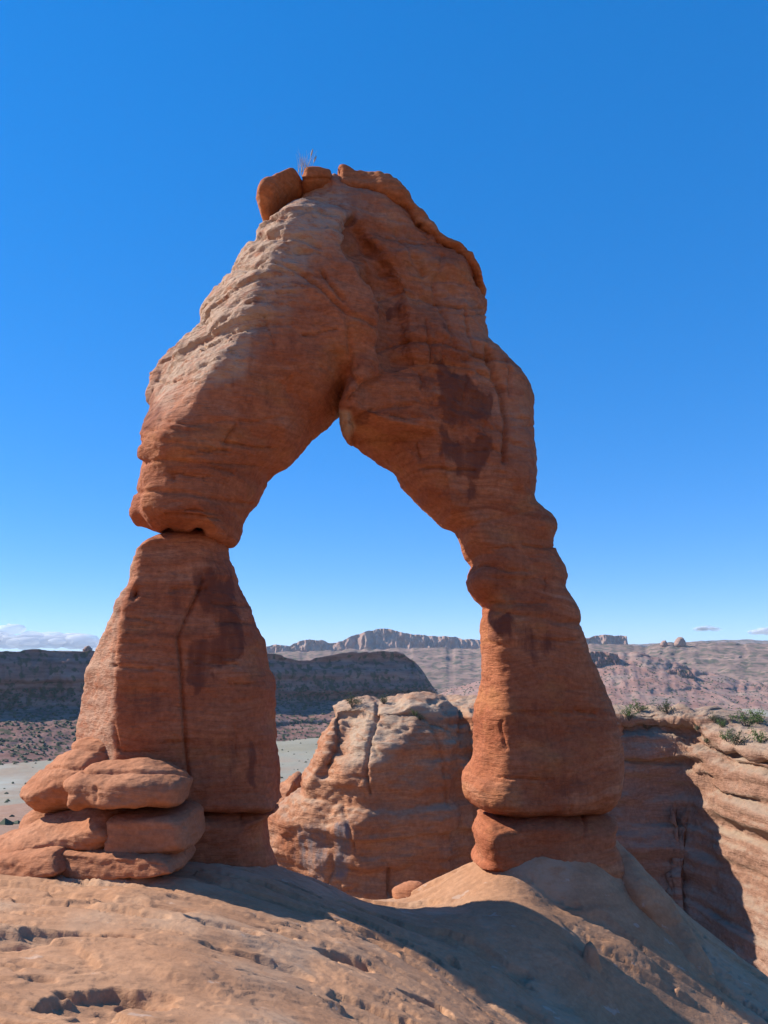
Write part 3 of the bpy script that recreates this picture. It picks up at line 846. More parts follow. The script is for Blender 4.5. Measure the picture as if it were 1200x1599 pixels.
boulder([(189, 1273), (196, 1266), (232, 1264), (285, 1263), (302, 1272), (306, 1290), (304, 1322), (250, 1326), (190, 1324), (187, 1300)], 15.2, 15.4, 1.0, [(190, 1290, 0.12), (240, 1265, 0.12), (304, 1295, 0.35)], 4.0, 65, 'squarish boulder wedged beneath the flat-topped boulder', lean=0.1)
boulder([(99, 1326), (104, 1319), (150, 1320), (205, 1323), (262, 1328), (284, 1338), (282, 1362), (160, 1368), (100, 1362)], 14.9, 15.2, 0.95, [(100, 1340, 0.1), (200, 1324, 0.12)], 4.0, 66, 'low ledge-like slab lying under the squarish boulder', lean=0.15)
boulder([(-60, 1345), (0, 1332), (40, 1326), (85, 1322), (98, 1330), (100, 1364), (0, 1370), (-60, 1374)], 15.0, 15.3, 0.85, [(98, 1340, 0.1), (40, 1326, 0.14)], 4.0, 67, 'broad low rock at the left edge under the smooth slab')
o = solid('boulder', [(612, 1396), (616, 1386), (634, 1379), (653, 1380), (662, 1390), (655, 1408), (620, 1410)], 20.1, 0.03, 20.1, 0.4, 0.25, 2.0, M_BOULDER, None, 68, big=0.03, mid=0.02, bed=0.01)
tag(o, 'small round boulder sitting alone in the dip between the legs', 'boulder')
o = solid('rock_slab', [(931, 1322), (948, 1314), (970, 1318), (1016, 1366), (1056, 1413), (1089, 1472), (1118, 1528), (1142, 1585), (1090, 1592), (1040, 1562), (1000, 1510), (978, 1452), (950, 1380)], 19.2, 0.05, [(945, 1330, 20.3), (1010, 1420, 19.6), (1080, 1530, 18.7)], 0.7, 1.0, 1.8, M_GROUND, None, 69, big=0.06)
tag(o, 'long leaning rock slab sloping down to the right from the right leg pedestal', 'rock slab')

# ------------------------------------------------------------------ grass on the arch
def build_grass():
    rnd = random.Random(4)
    m, nt = mat_new('dry_grass')
    t = NT(nt)
    bs = t.n('ShaderNodeBsdfPrincipled')
    nz = t.noise(t.n('ShaderNodeNewGeometry').outputs['Position'], 30, 2)
    t.l(t.ramp(nz, [(0.3, (0.34, 0.26, 0.20, 1)), (0.7, (0.45, 0.37, 0.30, 1))]), bs.inputs['Base Color'])
    bs.inputs['Roughness'].default_value = 0.8
    out = t.n('ShaderNodeOutputMaterial'); t.l(bs.outputs[0], out.inputs[0])
    base = at(472, 268, 17.6)
    root = empty('grass_tuft', base)
    tag(root, 'dry straw-coloured grass tuft growing between the slabs on top of the arch', 'grass')
    V, F = [], []
    heads = []
    for i in range(34):
        a = rnd.uniform(-1, 1); b = rnd.uniform(-0.5, 0.5)
        L = rnd.uniform(0.28, 0.58)
        x0, y0 = rnd.uniform(-0.1, 0.16), rnd.uniform(-0.1, 0.1)
        lean = a * 0.45
        prev = None
        for k in range(4):
            s = k / 3
            x = x0 + lean * L * s ** 1.5; y = y0 + b * L * 0.4 * s; z = -0.06 + (L + 0.06) * s
            w = 0.006 * (1 - 0.8 * s)
            idx = len(V)
            V += [(x - w, y - w, z), (x + w, y - w, z), (x, y + w, z)]
            if k:
                for q in range(3):
                    F.append((idx - 3 + q, idx - 3 + (q + 1) % 3, idx + (q + 1) % 3, idx + q))
    new_obj('blade', V, F, m, root)
    for (tx, tz, ln) in [(0.26, 0.66, 0.24), (0.36, 0.46, 0.2)]:
        V, F = [], []
        n = 7
        x0 = tx * 0.5
        for k in range(n + 6):
            s = k / (n + 5)
            x = x0 + (tx - x0) * s; z = -0.05 + (tz + 0.05) * s
            r = 0.004 if z < tz - ln else 0.004 + 0.020 * math.sin(math.pi * min(1, (z - (tz - ln)) / ln)) ** 0.8
            for q in range(5):
                an = q * 2 * math.pi / 5
                V.append((x + r * math.cos(an), r * math.sin(an), z))
            if k:
                i0 = (k - 1) * 5
                for q in range(5):
                    F.append((i0 + q, i0 + (q + 1) % 5, i0 + 5 + (q + 1) % 5, i0 + 5 + q))
        new_obj('seed_head', V, F, m, root)
build_grass()

# ------------------------------------------------------------------ the butte across the gap
DB = 70.0
def build_butte():
    poly = [(395, 1330), (415, 1286), (433, 1270), (460, 1250), (464, 1225), (478, 1200), (490, 1177), (497, 1147), (506, 1122), (507, 1106), (520, 1099), (545, 1096), (567, 1094), (593, 1098), (618, 1095), (630, 1090), (648, 1085), (667, 1083), (697, 1088), (710, 1094), (747, 1094), (800, 1097), (850, 1102), (900, 1108), (960, 1113), (990, 1118),
            (1010, 1200), (1020, 1300), (1020, 1480), (395, 1480)]
    SLOT = [(530, 1118), (562, 1112), (556, 1140), (545, 1160), (530, 1190), (512, 1215), (505, 1210), (520, 1180), (528, 1150)]
    KS = 0.28
    def front(X, Z):
        # sunlit flank left of the buttress edge, shaded face right of it
        G = facet_left(X, Z, [(1090, 625), (1120, 632), (1150, 612), (1180, 590), (1215, 578), (1245, 582), (1285, 556), (1320, 560), (1360, 572), (1420, 580)], 1.05, 0.6, DB, KS)
        G += front_step(X, Z, SLOT, 1.3, 0.9, DB, KS)
        # a second, set-back buttress on the right
        G += front_step(X, Z, [(690, 1080), (720, 1080), (735, 1180), (760, 1480), (715, 1480), (705, 1250), (697, 1150)], 1.2, 0.5, DB, KS)
        # the upper quarter is stepped back
        top = at(600, 1140, DB)[2]
        G += np.clip(Z - top, 0, 6) * 0.55
        return G
    V, Q = inflate(poly, DB, 0.16, [(500, 1200, 72), (700, 1200, 73), (850, 1200, 76), (1000, 1250, 79)], [(480, 1250, 6.5), (600, 1200, 6.5), (740, 1200, 6.5), (1000, 1250, 6)], [(410, 1290, 2.0), (490, 1170, 0.9), (600, 1095, 0.8), (700, 1090, 1.0), (900, 1110, 1.0), (1080, 1300, 2.0)], 2.2, Hb=9.0, front=front, smooth_poly=2, shear=KS)
    cr = [([(590, 1098), (575, 1180), (572, 1210), (578, 1240)], 0.9, 4), ([(612, 1360), (610, 1400)], 1.2, 4), ([(717, 1100), (720, 1130), (718, 1165)], 0.8, 3), ([(527, 1120), (530, 1160), (515, 1195)], 0.8, 4), ([(516, 1340), (520, 1360), (514, 1380)], 0.5, 3),
          ([(530, 1130), (560, 1135), (600, 1128), (640, 1135)], 0.5, 3), ([(620, 1110), (650, 1112), (700, 1140)], 0.6, 3), ([(556, 1148), (585, 1165), (590, 1180)], 0.5, 3), ([(535, 1260), (545, 1290), (550, 1330)], .6, 4), ([(675, 1130), (690, 1180), (700, 1260)], .5, 4)]
    def extra(V, N):
        d = np.zeros(len(V))
        for line, dep, wd in cr:
            d -= sstep(0.5, 0, N[:, 1]) * 0.5 * dep * px_line(V, line, wd * 0.7)
        top = px_mask(V, [(490, 1080), (760, 1080), (760, 1125), (640, 1140), (560, 1150), (500, 1125)], 12)
        s = strata(V / 3.0, 410, 2.2)
        d += top * (0.35 * s + 0.15 * fbm(V * 0.7, 3, 420))
        return d
    V = roughen(V, Q, 0.18, 0.10, 0.10, 0.05, seed=401, flake=0.16, scale=3.0, freq=1.4, extra=extra)
    N = vnormals(V, Q)
    blue = np.zeros(len(V))
    for poly2, a, soft in [([(465, 1290), (490, 1280), (515, 1300), (512, 1370), (500, 1375), (465, 1355), (460, 1340)], 0.5, 12), ([(522, 1285), (545, 1280), (550, 1340), (540, 1375), (518, 1370), (520, 1330)], 0.65, 7)]:
        blue = np.maximum(blue, a * px_mask(V, poly2, soft))
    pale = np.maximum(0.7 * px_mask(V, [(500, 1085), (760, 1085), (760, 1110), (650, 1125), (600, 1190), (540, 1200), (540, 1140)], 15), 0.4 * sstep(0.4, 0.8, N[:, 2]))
    c = np.array([7, 76, -24.0])
    o = new_obj('sandstone_butte', V - c, Q, M_BUTTE, attrs={'varnish': blue, 'pale': pale})
    o.location = tuple(c)
    tag(o, 'steep sandstone butte with a sunlit pillared left flank seen between the legs', 'butte')
build_butte()
o = solid('rock_outcrop', [(405, 1300), (430, 1235), (445, 1222), (465, 1210), (470, 1240), (470, 1300)], 82.0, 0.2, 82, 5, 2.0, 2.0, M_BUTTE, None, 430, big=0.4, mid=0.2, bed=0.15, fine=0.05)
tag(o, 'low sunlit outcrop peeping out between the left leg and the butte', 'outcrop')

# ------------------------------------------------------------------ canyon wall on the right
def build_wall():
    # plan of the rim: picture x, distance, picture y of the rim
    ctl = [(880, 80.5, 1112), (940, 80, 1113), (985, 79.5, 1114), (1025, 79.2, 1110), (1055, 78.6, 1114), (1085, 77.2, 1126), (1110, 75.0, 1140), (1145, 71.5, 1156), (1195, 67, 1166), (1280, 61, 1178), (1400, 52, 1196), (1600, 42, 1230)]
    t = np.linspace(0, len(ctl) - 1, 520)
    k = np.arange(len(ctl))
    px = np.interp(t, k, [c[0] for c in ctl]); Y = np.interp(t, k, [c[1] for c in ctl]); py = np.interp(t, k, [c[2] for c in ctl])
    ker = np.ones(25) / 25
    def sm(a): return np.convolve(np.pad(a, 12, mode='edge'), ker, 'valid')
    px, Y, py = sm(px), sm(Y), sm(py)
    R = at(px, py, Y)
    T = np.gradient(R[:, :2], axis=0)
    T /= np.linalg.norm(T, axis=1, keepdims=True)
    Nn = np.stack([T[:, 1], -T[:, 0]], -1)      # outward, to the viewer's side
    # profile: out, down
    prof = [(-70, -12), (-30, -3.0), (-12, -0.6), (-6, 0.0), (-3, 0.3), (-1.2, 0.2), (0, 0), (0.3, -0.6), (-0.5, -1.2), (-0.3, -2.0), (0.9, -2.4), (1.0, -3.6), (0.6, -4.4), (1.2, -5.5), (1.5, -7.5), (2.2, -9.5), (3.0, -12), (4.2, -15), (5.8, -18.5), (8, -21.5), (11, -24.5), (16, -27.5), (25, -30)]
    pa = np.array(prof, float)
    L = np.concatenate([[0], np.cumsum(np.linalg.norm(np.diff(pa, axis=0), axis=1))])
    s = np.concatenate([np.linspace(0, L[4], 40, endpoint=False), np.linspace(L[4], L[-1], 230)])
    out = np.interp(s, L, pa[:, 0]); dn = np.interp(s, L, pa[:, 1])
    V = np.empty((len(px), len(s), 3))
    V[:, :, 0] = R[:, None, 0] + Nn[:, None, 0] * out[None]
    V[:, :, 1] = R[:, None, 1] + Nn[:, None, 1] * out[None]
    V[:, :, 2] = R[:, None, 2] + dn[None]
    nu, nv = V.shape[:2]
    V = V.reshape(-1, 3)
    i = np.arange(nu * nv).reshape(nu, nv)
    Q = np.stack([i[:-1, :-1].ravel(), i[:-1, 1:].ravel(), i[1:, 1:].ravel(), i[1:, :-1].ravel()], -1)
    def extra(V, N):
        rimz = np.repeat(R[:, 2], nv)
        near = sstep(-7, -1.0, V[:, 2] - rimz)
        z = V[:, 2] + 0.5 * fbm(V * 0.06, 2, 505)
        def led(f, sd, k): return np.tanh(k * noise(np.stack([V[:, 0] * 0.06, V[:, 1] * 0.06, z * f], -1), sd))
        d = near * (0.35 * led(0.9, 510, 7) + 0.25 * led(2.2, 512, 6) + 0.5 * fbm(V * np.array([0.5, 0.5, 0.8]), 4, 520))
        d = d + (1 - near) * (0.55 * led(0.42, 530, 8) + 0.28 * led(1.1, 532, 7) + 0.09 * led(3.2, 534, 5))
        return d
    V = roughen(V, Q, 0.08, 0.05, 0.05, 0.03, seed=501, flake=0.2, scale=3.0, freq=1.6, extra=extra)
    N = vnormals(V, Q)
    if N[nu * nv // 2 + nv - 40, 1] > 0: Q = Q[:, ::-1]
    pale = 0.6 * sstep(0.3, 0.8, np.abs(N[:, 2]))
    o = new_obj('canyon_wall', V, Q, M_WALL, attrs={'varnish': np.zeros(len(V)), 'pale': pale})
    tag(o, kind='structure')
    return R
RIM = build_wall()

# ------------------------------------------------------------------ land below and beyond
def land_material(name, stops, scale, bump=0.3, spots=None, zs=2.5):
    m, nt = mat_new(name)
    t = NT(nt)
    pos = t.n('ShaderNodeNewGeometry').outputs['Position']
    P = t.mapv(pos, (1 / scale, 1 / scale, zs / scale))
    a = t.noise(P, 1.0, 8, 0.62)
    c = t.ramp(a, stops)
    if spots:
        b = t.noise(pos, spots[0], 3, 0.5)
        c = t.mix(t.rng(b, spots[1], spots[1] + 0.08), c, rgba(spots[2]))
    bs = t.n('ShaderNodeBsdfPrincipled')
    t.l(c, bs.inputs['Base Color'])
    bs.inputs['Roughness'].default_value = 1.0
    bs.inputs['Specular IOR Level'].default_value = 0.05
    bp = t.n('ShaderNodeBump')
    bp.inputs['Strength'].default_value = bump
    bp.inputs['Distance'].default_value = scale * 0.04
    t.l(t.noise(P, 6.0, 6, 0.6), bp.inputs['Height'])
    t.l(bp.outputs[0], bs.inputs['Normal'])
    o = t.n('ShaderNodeOutputMaterial'); t.l(bs.outputs[0], o.inputs[0])
    return m

M_VALLEY = land_material('valley_soil', [(0.3, (0.250, 0.224, 0.158, 1)), (0.45, (0.283, 0.266, 0.208, 1)), (0.55, (0.299, 0.234, 0.174, 1)), (0.7, (0.349, 0.349, 0.299, 1))], 180)
M_TALUS = land_material('scrub_talus', [(0.3, (0.150, 0.080, 0.062, 1)), (0.5, (0.250, 0.135, 0.105, 1)), (0.7, (0.320, 0.205, 0.165, 1))], 60, zs=9.0, spots=(0.09, 0.52, (0.083, 0.075, 0.046)))
M_PLATEAU = land_material('plateau_scrub', [(0.3, (0.130, 0.092, 0.072, 1)), (0.5, (0.215, 0.145, 0.115, 1)), (0.7, (0.310, 0.205, 0.160, 1))], 130, zs=7.0, spots=(0.03, 0.51, (0.100, 0.092, 0.065)))
M_RED = land_material('red_talus', [(0.3, (0.250, 0.125, 0.091, 1)), (0.5, (0.299, 0.174, 0.138, 1)), (0.7, (0.275, 0.208, 0.166, 1))], 90, spots=(0.05, 0.58, (0.117, 0.099, 0.075)))
M_FARROCK = land_material('far_sandstone', [(0.3, (0.283, 0.166, 0.125, 1)), (0.5, (0.333, 0.216, 0.166, 1)), (0.7, (0.349, 0.266, 0.216, 1))], 140)
VZ = -112.0

def grid_obj(name, P, nu, nv, mat):
    i = np.arange(nu * nv).reshape(nu, nv)
    Q = np.stack([i[:-1, :-1].ravel(), i[1:, :-1].ravel(), i[1:, 1:].ravel(), i[:-1, 1:].ravel()], -1)
    o = new_obj(name, P, Q, mat)
    tag(o, kind='structure')
    return o

def build_valley():
    th = np.concatenate([np.linspace(-math.pi, -1.5, 60, endpoint=False), np.linspace(-1.5, 1.5, 300), np.linspace(1.52, math.pi, 60)])
    r = np.exp(np.linspace(math.log(60), math.log(20000), 260))
    T, Rr = np.meshgrid(th, r, indexing='ij')
    X = Rr * np.sin(T); Y = Rr * np.cos(T)
    P = np.stack([X.ravel(), Y.ravel(), np.full(X.size, VZ)], -1)
    P[:, 2] += 5 * fbm(P * 0.006, 4, 601) * sstep(300, 900, P[:, 1])
    # pale badland swells on the right
    P[:, 2] += 16 * np.abs(fbm(P * 0.009, 3, 611)) * np.exp(-(((P[:, 0] - 850) / 420) ** 2 + ((P[:, 1] - 1750) / 260) ** 2)) * 1.8
    grid_obj('valley_floor', P, len(th), len(r), M_VALLEY)
build_valley()

def build_bench():
    """rocky bench below the arch, dropping to the valley"""
    xs = np.linspace(-420, 420, 260); ys = np.concatenate([np.linspace(24, 120, 160), np.linspace(123, 760, 140)])
    X, Y = np.meshgrid(xs, ys, indexing='ij')
    P = np.stack([X.ravel(), Y.ravel(), np.zeros(X.size)], -1)
    y = P[:, 1]
    z = np.interp(y, [24, 45, 70, 110, 250, 430, 520, 620, 760], [-20, -21, -26, -33, -50, -74, -92, -116, -130])
    z = z + np.interp(P[:, 0], [0, 10, 18, 34, 420], [0, 0, 5.0, 7.0, 2]) * sstep(60, 38, y)
    z += 1.6 * fbm(P * 0.05, 4, 621) * sstep(20, 60, y) + 4 * fbm(P * 0.012, 3, 625) * sstep(100, 250, y)
    P[:, 2] = z
    i = len(xs); j = len(ys)
    o = grid_obj('canyon_bench', P, i, j, M_WALL)
    for n in ('varnish', 'pale'):
        a = o.data.attributes.new(n, 'FLOAT', 'POINT')
        a.data.foreach_set('value', np.full(len(P), 0.2 if n == 'pale' else 0.0, np.float32))
build_bench()

def ridge(name, crest, Yc, foot_z, mat, cliff=0.5, run=200, back=600, seed=1, flute=14, jag=1.0, ledges=0.0, du=2.0, nv=60):
    """a ridge: crest given as picture points; cliff = upper share of the height that is steep"""
    cp = np.array(crest, float)
    px = np.arange(cp[0, 0], cp[-1, 0] + du, du)
    py = np.interp(px, cp[:, 0], cp[:, 1])
    if isinstance(Yc, (int, float)): Yr = np.full(len(px), float(Yc))
    else: Yr = np.interp(px, [a for a, b in Yc], [b for a, b in Yc])
    q = np.stack([px * 0.035, np.zeros(len(px)), np.zeros(len(px))], -1)
    py = py + jag * (1.6 * fbm(q, 3, seed) + 1.0 * np.tanh(3 * noise(q * 3, seed + 5)))
    C = at(px, py, Yr)
    s = np.concatenate([np.linspace(0, 1, nv), 1 + np.linspace(0.03, 1, 14)])
    V = np.empty((len(px), len(s), 3))
    for k, a in enumerate(s):
        if a <= 1:
            # height fraction and horizontal fraction along the front
            hf = a
            if a < 1 - cliff:
                hor = 1 - 0.86 * (a / (1 - cliff))
            else:
                hor = 0.14 * (1 - (a - (1 - cliff)) / cliff)
            Z = foot_z + (C[:, 2] - foot_z) * hf
            Y = Yr - run * hor
        else:
            b = a - 1
            Z = C[:, 2] - (0.25 * b + 0.15 * b * b) * (C[:, 2] - foot_z)
            Y = Yr + back * b
        V[:, k, 0] = C[:, 0] * (Y / Yr); V[:, k, 1] = Y; V[:, k, 2] = Z
    hfrac = np.clip(np.broadcast_to(s, V.shape[:2]), 0, 1).ravel()
    nu, nn = V.shape[:2]
    P = V.reshape(-1, 3)
    L = run
    on_cliff = sstep(1 - cliff - 0.1, 1 - cliff + 0.08, hfrac) * (np.broadcast_to(s, V.shape[:2]).ravel() <= 1)
    fl = fbm(P * np.array([1, 1, 0.25]) * (7.0 / L), 4, seed + 11)
    gul = np.abs(fbm(P * np.array([1, 0.3, 0.0]) * (9.0 / L), 3, seed + 21))
    fl2 = fbm(P * np.array([1, 1, 0.12]) * (26.0 / L), 3, seed + 13)
    P[:, 1] += flute * ((0.8 * fl + 0.5 * fl2) * on_cliff + gul * 1.2 * (1 - on_cliff) * sstep(0, 0.2, hfrac))
    if ledges:
        lz = np.tanh(3 * noise(np.stack([P[:, 0] * 0.002, P[:, 1] * 0, P[:, 2] * 0.07], -1), seed + 31))
        P[:, 1] += ledges * lz * sstep(0.05, 0.2, hfrac) * (1 - sstep(0.9, 1.0, hfrac))
    P[:, 2] += 0.010 * L * fbm(P * (16.0 / L), 4, seed + 41) * sstep(0, 0.15, hfrac) * (1 - 0.7 * sstep(0.8, 1, hfrac))
    return grid_obj(name, P, nu, nn, mat)

# dark layered ridge across the valley, with the promontory that ends behind the opening
ridge('valley_ridge', [(-700, 1012), (-300, 1015), (-100, 1016), (0, 1016), (60, 1015), (140, 1016), (300, 1018), (410, 1018), (440, 1024), (475, 1032), (505, 1026), (540, 1019), (600, 1016), (630, 1020), (648, 1034), (664, 1052), (676, 1072), (690, 1092), (730, 1125), (760, 1150)],
      [(-700, 800), (0, 1140), (140, 1220), (450, 1420), (640, 1540), (690, 1520), (760, 1480)], VZ - 3, M_TALUS, cliff=0.6, run=230, back=500, seed=701, flute=10, ledges=12, nv=90)
# plateau slope behind
ridge('plateau_slope', [(300, 1022), (420, 1020), (560, 1014), (700, 1012), (760, 1012), (860, 1010), (905, 1006), (960, 1006), (1010, 1010), (1040, 1004), (1080, 1004), (1130, 1002), (1200, 1006), (1400, 1004), (1800, 1008)],
      [(300, 4300), (760, 4000), (905, 3700), (1200, 3400), (1800, 3300)], VZ - 5, M_PLATEAU, cliff=0.12, run=1250, back=1500, seed=711, flute=30, ledges=12, nv=110)
ridge('talus_slope', [(660, 1098), (700, 1078), (750, 1062), (800, 1058), (860, 1040), (905, 1024), (960, 1018), (1000, 1019), (1035, 1028), (1070, 1040), (1110, 1050), (1160, 1062), (1240, 1068), (1500, 1066)],
      [(660, 2500), (905, 2500), (1200, 2450), (1500, 2400)], VZ - 5, M_RED, cliff=0.14, run=560, back=300, seed=721, flute=30, ledges=8, nv=90)
ridge('cliff_band', [(900, 1028), (915, 1020), (935, 1018), (952, 1019), (964, 1022), (972, 1036)], 2380, -60, M_TALUS, cliff=0.5, run=120, back=160, seed=725, flute=16, jag=0.8, nv=40, du=1.0)
ridge('cliff_band', [(1036, 1056), (1042, 1046), (1060, 1044), (1078, 1047), (1084, 1056)], 2330, -70, M_TALUS, cliff=0.5, run=120, back=160, seed=727, flute=14, jag=0.6, nv=40, du=1.0)
# rock domes on the skyline
ridge('skyline_domes', [(300, 1016), (405, 1011), (430, 1007), (452, 1010), (468, 1001), (485, 998), (502, 1000), (515, 1004), (535, 1002), (548, 994), (575, 984), (600, 981), (622, 985), (640, 990), (655, 990), (668, 993), (690, 993), (712, 995), (722, 999), (735, 998), (750, 999), (800, 1002), (860, 1004), (880, 1012)],
      6000, -60, M_FARROCK, cliff=0.65, run=500, back=700, seed=731, flute=90, jag=0.7, nv=60, du=1.2)
ridge('skyline_mesa', [(880, 1010), (905, 997), (922, 996), (930, 992), (945, 991), (960, 993), (972, 992), (979, 994), (981, 1004), (986, 1012)], 5000, -60, M_FARROCK, cliff=0.6, run=300, back=500, seed=741, flute=50, jag=0.4, nv=50, du=1.0)
ridge('far_plateau', [(-800, 1018), (0, 1017), (400, 1014), (900, 1010), (1080, 1002), (1130, 999), (1170, 999), (1230, 1001), (1900, 1004)], 9000, -100, M_PLATEAU, cliff=0.3, run=2500, back=4000, seed=751, flute=150, jag=0.3, nv=40, du=4)

# ------------------------------------------------------------------ knobs on the skyline
def knob(px, py0, py1, wpx, Y, seed, label):
    o = solid('rock_tower', [(px - wpx, py1), (px - wpx * 0.9, (py0 + py1) / 2), (px - wpx * 0.4, py0 + 1), (px + wpx * 0.3, py0), (px + wpx * 0.9, (py0 + py1) / 2), (px + wpx, py1), (px, py1 + 3)], Y, Y / 1200 * 0.8, Y, Y / 1200 * wpx, Y / 1200 * wpx * 0.5, 2.0, M_FARROCK, None, seed, big=3, mid=1.5, bed=1, fine=0.3)
    tag(o, label, 'rock knob', 'rock knobs on the skyline')
knob(1037, 1000, 1008, 5, 3450, 801, 'smaller left one of two rock knobs on the right skyline')
knob(1062, 995, 1008, 8, 3420, 802, 'larger right one of two rock knobs on the right skyline')
knob(137, 1009, 1018, 6, 1290, 803, 'pale rock knob on the dark ridge left of the arch')

# ------------------------------------------------------------------ bushes on the rims
def leaf_material(name, c1, c2):
    m, nt = mat_new(name)
    t = NT(nt)
    oi = t.n('ShaderNodeObjectInfo')
    nz = t.noise(t.n('ShaderNodeNewGeometry').outputs['Position'], 3.0, 3)
    c = t.mix(nz, rgba(c1), rgba(c2))
    bs = t.n('ShaderNodeBsdfPrincipled')
    t.l(c, bs.inputs['Base Color'])
    bs.inputs['Roughness'].default_value = 0.8
    tr = t.n('ShaderNodeBsdfTranslucent'); t.l(c, tr.inputs['Color'])
    mx = t.n('ShaderNodeMixShader'); mx.inputs[0].default_value = 0.25
    t.l(bs.outputs[0], mx.inputs[1]); t.l(tr.outputs[0], mx.inputs[2])
    o = t.n('ShaderNodeOutputMaterial'); t.l(mx.outputs[0], o.inputs[0])
    return m
M_GREEN = leaf_material('bright_leaves', (0.070, 0.119, 0.031), (0.119, 0.161, 0.049))
M_OLIVE = leaf_material('olive_leaves', (0.049, 0.070, 0.031), (0.084, 0.098, 0.049))
M_STEM, _nt = mat_new('stems')
_t = NT(_nt); _b = _t.n('ShaderNodeBsdfPrincipled'); _b.inputs['Roughness'].default_value = 0.9
_t.l(_t.ramp(_t.noise(_t.n('ShaderNodeNewGeometry').outputs['Position'], 8, 3), [(0.3, (0.07, 0.05, 0.035, 1)), (0.7, (0.12, 0.09, 0.07, 1))]), _b.inputs['Base Color'])
_o = _t.n('ShaderNodeOutputMaterial'); _t.l(_b.outputs[0], _o.inputs[0])

def bush_meshes(seed, n=420):
    """unit bush (1 wide, about 0.7 tall): leaf clumps on splayed stems"""
    r = np.random.default_rng(seed)
    tips = []
    SV, SF = [], []
    for k in range(11):
        a = r.uniform(0, 2 * math.pi); e = r.uniform(0.35, 1.35); L = r.uniform(0.32, 0.62)
        d = np.array([math.cos(a) * math.cos(e), math.sin(a) * math.cos(e), math.sin(e)])
        tip = d * L * np.array([1, 1, 1.05])
        tips.append(tip)
        i0 = len(SV)
        for p, w in ((np.array([0, 0, -0.12]), 0.018), (tip * 0.5 + np.array([0, 0, 0.03]), 0.011), (tip, 0.004)):
            for q in range(3):
                an = q * 2.094
                SV.append(p + w * np.array([math.cos(an), math.sin(an), 0]))
        for lv in range(2):
            for q in range(3):
                b0 = i0 + lv * 3
                SF.append((b0 + q, b0 + (q + 1) % 3, b0 + 3 + (q + 1) % 3, b0 + 3 + q))
    V, F = [], []
    for k in range(n):
        tp = tips[r.integers(len(tips))]
        c = tp * r.uniform(0.45, 1.08) + r.normal(0, 0.055, 3)
        c[2] = max(c[2], 0.01)
        u = r.normal(size=3); u /= np.linalg.norm(u)
        v = np.cross(u, r.normal(size=3)); v /= np.linalg.norm(v)
        a, b = r.uniform(0.022, 0.045), r.uniform(0.012, 0.024)
        i0 = len(V)
        V += [c - u * a, c + v * b, c + u * a, c - v * b]
        F.append((i0, i0 + 1, i0 + 2, i0 + 3))
    return np.array(V), np.array(F), np.array(SV), np.array(SF)

def mesh_only(name, V, F, mat):
    o = new_obj(name, V, F, mat, smooth=False)
    me = o.data
    bpy.data.objects.remove(o)
    return me
BUSH = []
for k in range(4):
    a, b, c, d = bush_meshes(900 + k)
    BUSH.append((mesh_only('foliage', a, b, M_GREEN), mesh_only('foliage', a, b, M_OLIVE), mesh_only('stems', c, d, M_STEM)))

bpy.context.view_layer.update()
DEPS = bpy.context.evaluated_depsgraph_get()
def sight(px, py):
    dx, ry, rz = ray(px, py)
    d = Vector((float(dx), float(ry), float(rz))).normalized()
    ok, loc, nrm, idx, ob, mt = scn.ray_cast(DEPS, Vector((0, 0, 0)), d)
    return (loc, ob.name) if ok else (None, None)

def bush(px, py, wpx, k, olive, label):
    loc, on = sight(px, py)
    if loc is None or loc.y > 200 or loc.y < 40: 
        print('BUSH MISS', px, py, on, loc); return
    root = empty('bush', loc)
    tag(root, label, 'bush', 'bushes on the rims beyond the arch')
    s = 1.35 * wpx / 1200.0 * loc.length
    root.scale = (s, s, s * 0.95)
    root.rotation_euler = (0, 0, k * 1.7 + px)
    for me in (BUSH[k % 4][1 if olive else 0], BUSH[k % 4][2]):
        o = bpy.data.objects.new(me.name.split('.')[0], me)
        col.objects.link(o); o.parent = root
for i, b in enumerate([
    (956, 1112, 14, False, 'small green bush on the rim touching the edge of the right leg'), (982, 1122, 24, False, 'round green bush on the rim just right of the right leg'), (998, 1112, 24, False, 'bright green bush on the highest part of the rim, second from the right leg'),
    (1042, 1113, 24, True, 'dark olive bush crowning the bare hump of the rim'), (1012, 1138, 12, True, 'tiny olive bush on the shaded ledge below the rim hump'), (1090, 1140, 12, True, 'small dark bush in the shade under the rim right of the hump'),
    (1117, 1128, 18, True, 'upright grey-green bush at the right end of the sloping rim'), (1128, 1136, 16, False, 'small bright bush at the head of the gully in the rim'), (1136, 1156, 20, False, 'yellow-green bush in the gully beneath the rim edge'),
    (1150, 1163, 26, True, 'grey-green bush beside the gully on the lower ledge'), (1166, 1134, 30, False, 'large bright green bush on the flat at the right'), (1184, 1130, 28, False, 'tall bright green bush farthest right on the flat'),
    (1188, 1160, 26, False, 'low spreading green bush on the lower right ledge'), (1104, 1160, 12, True, 'lone small bush on the broken ledge left of the gully'),
    (551, 1103, 26, True, 'dark bush on the left top of the butte'), (600, 1099, 18, True, 'olive bush in the middle of the butte top'), (648, 1118, 13, False, 'small bush below the boulders on the butte'), (657, 1124, 12, True, 'lowest small bush on the shaded shoulder of the butte')]):
    bush(b[0], b[1], b[2], i, b[3], b[4])

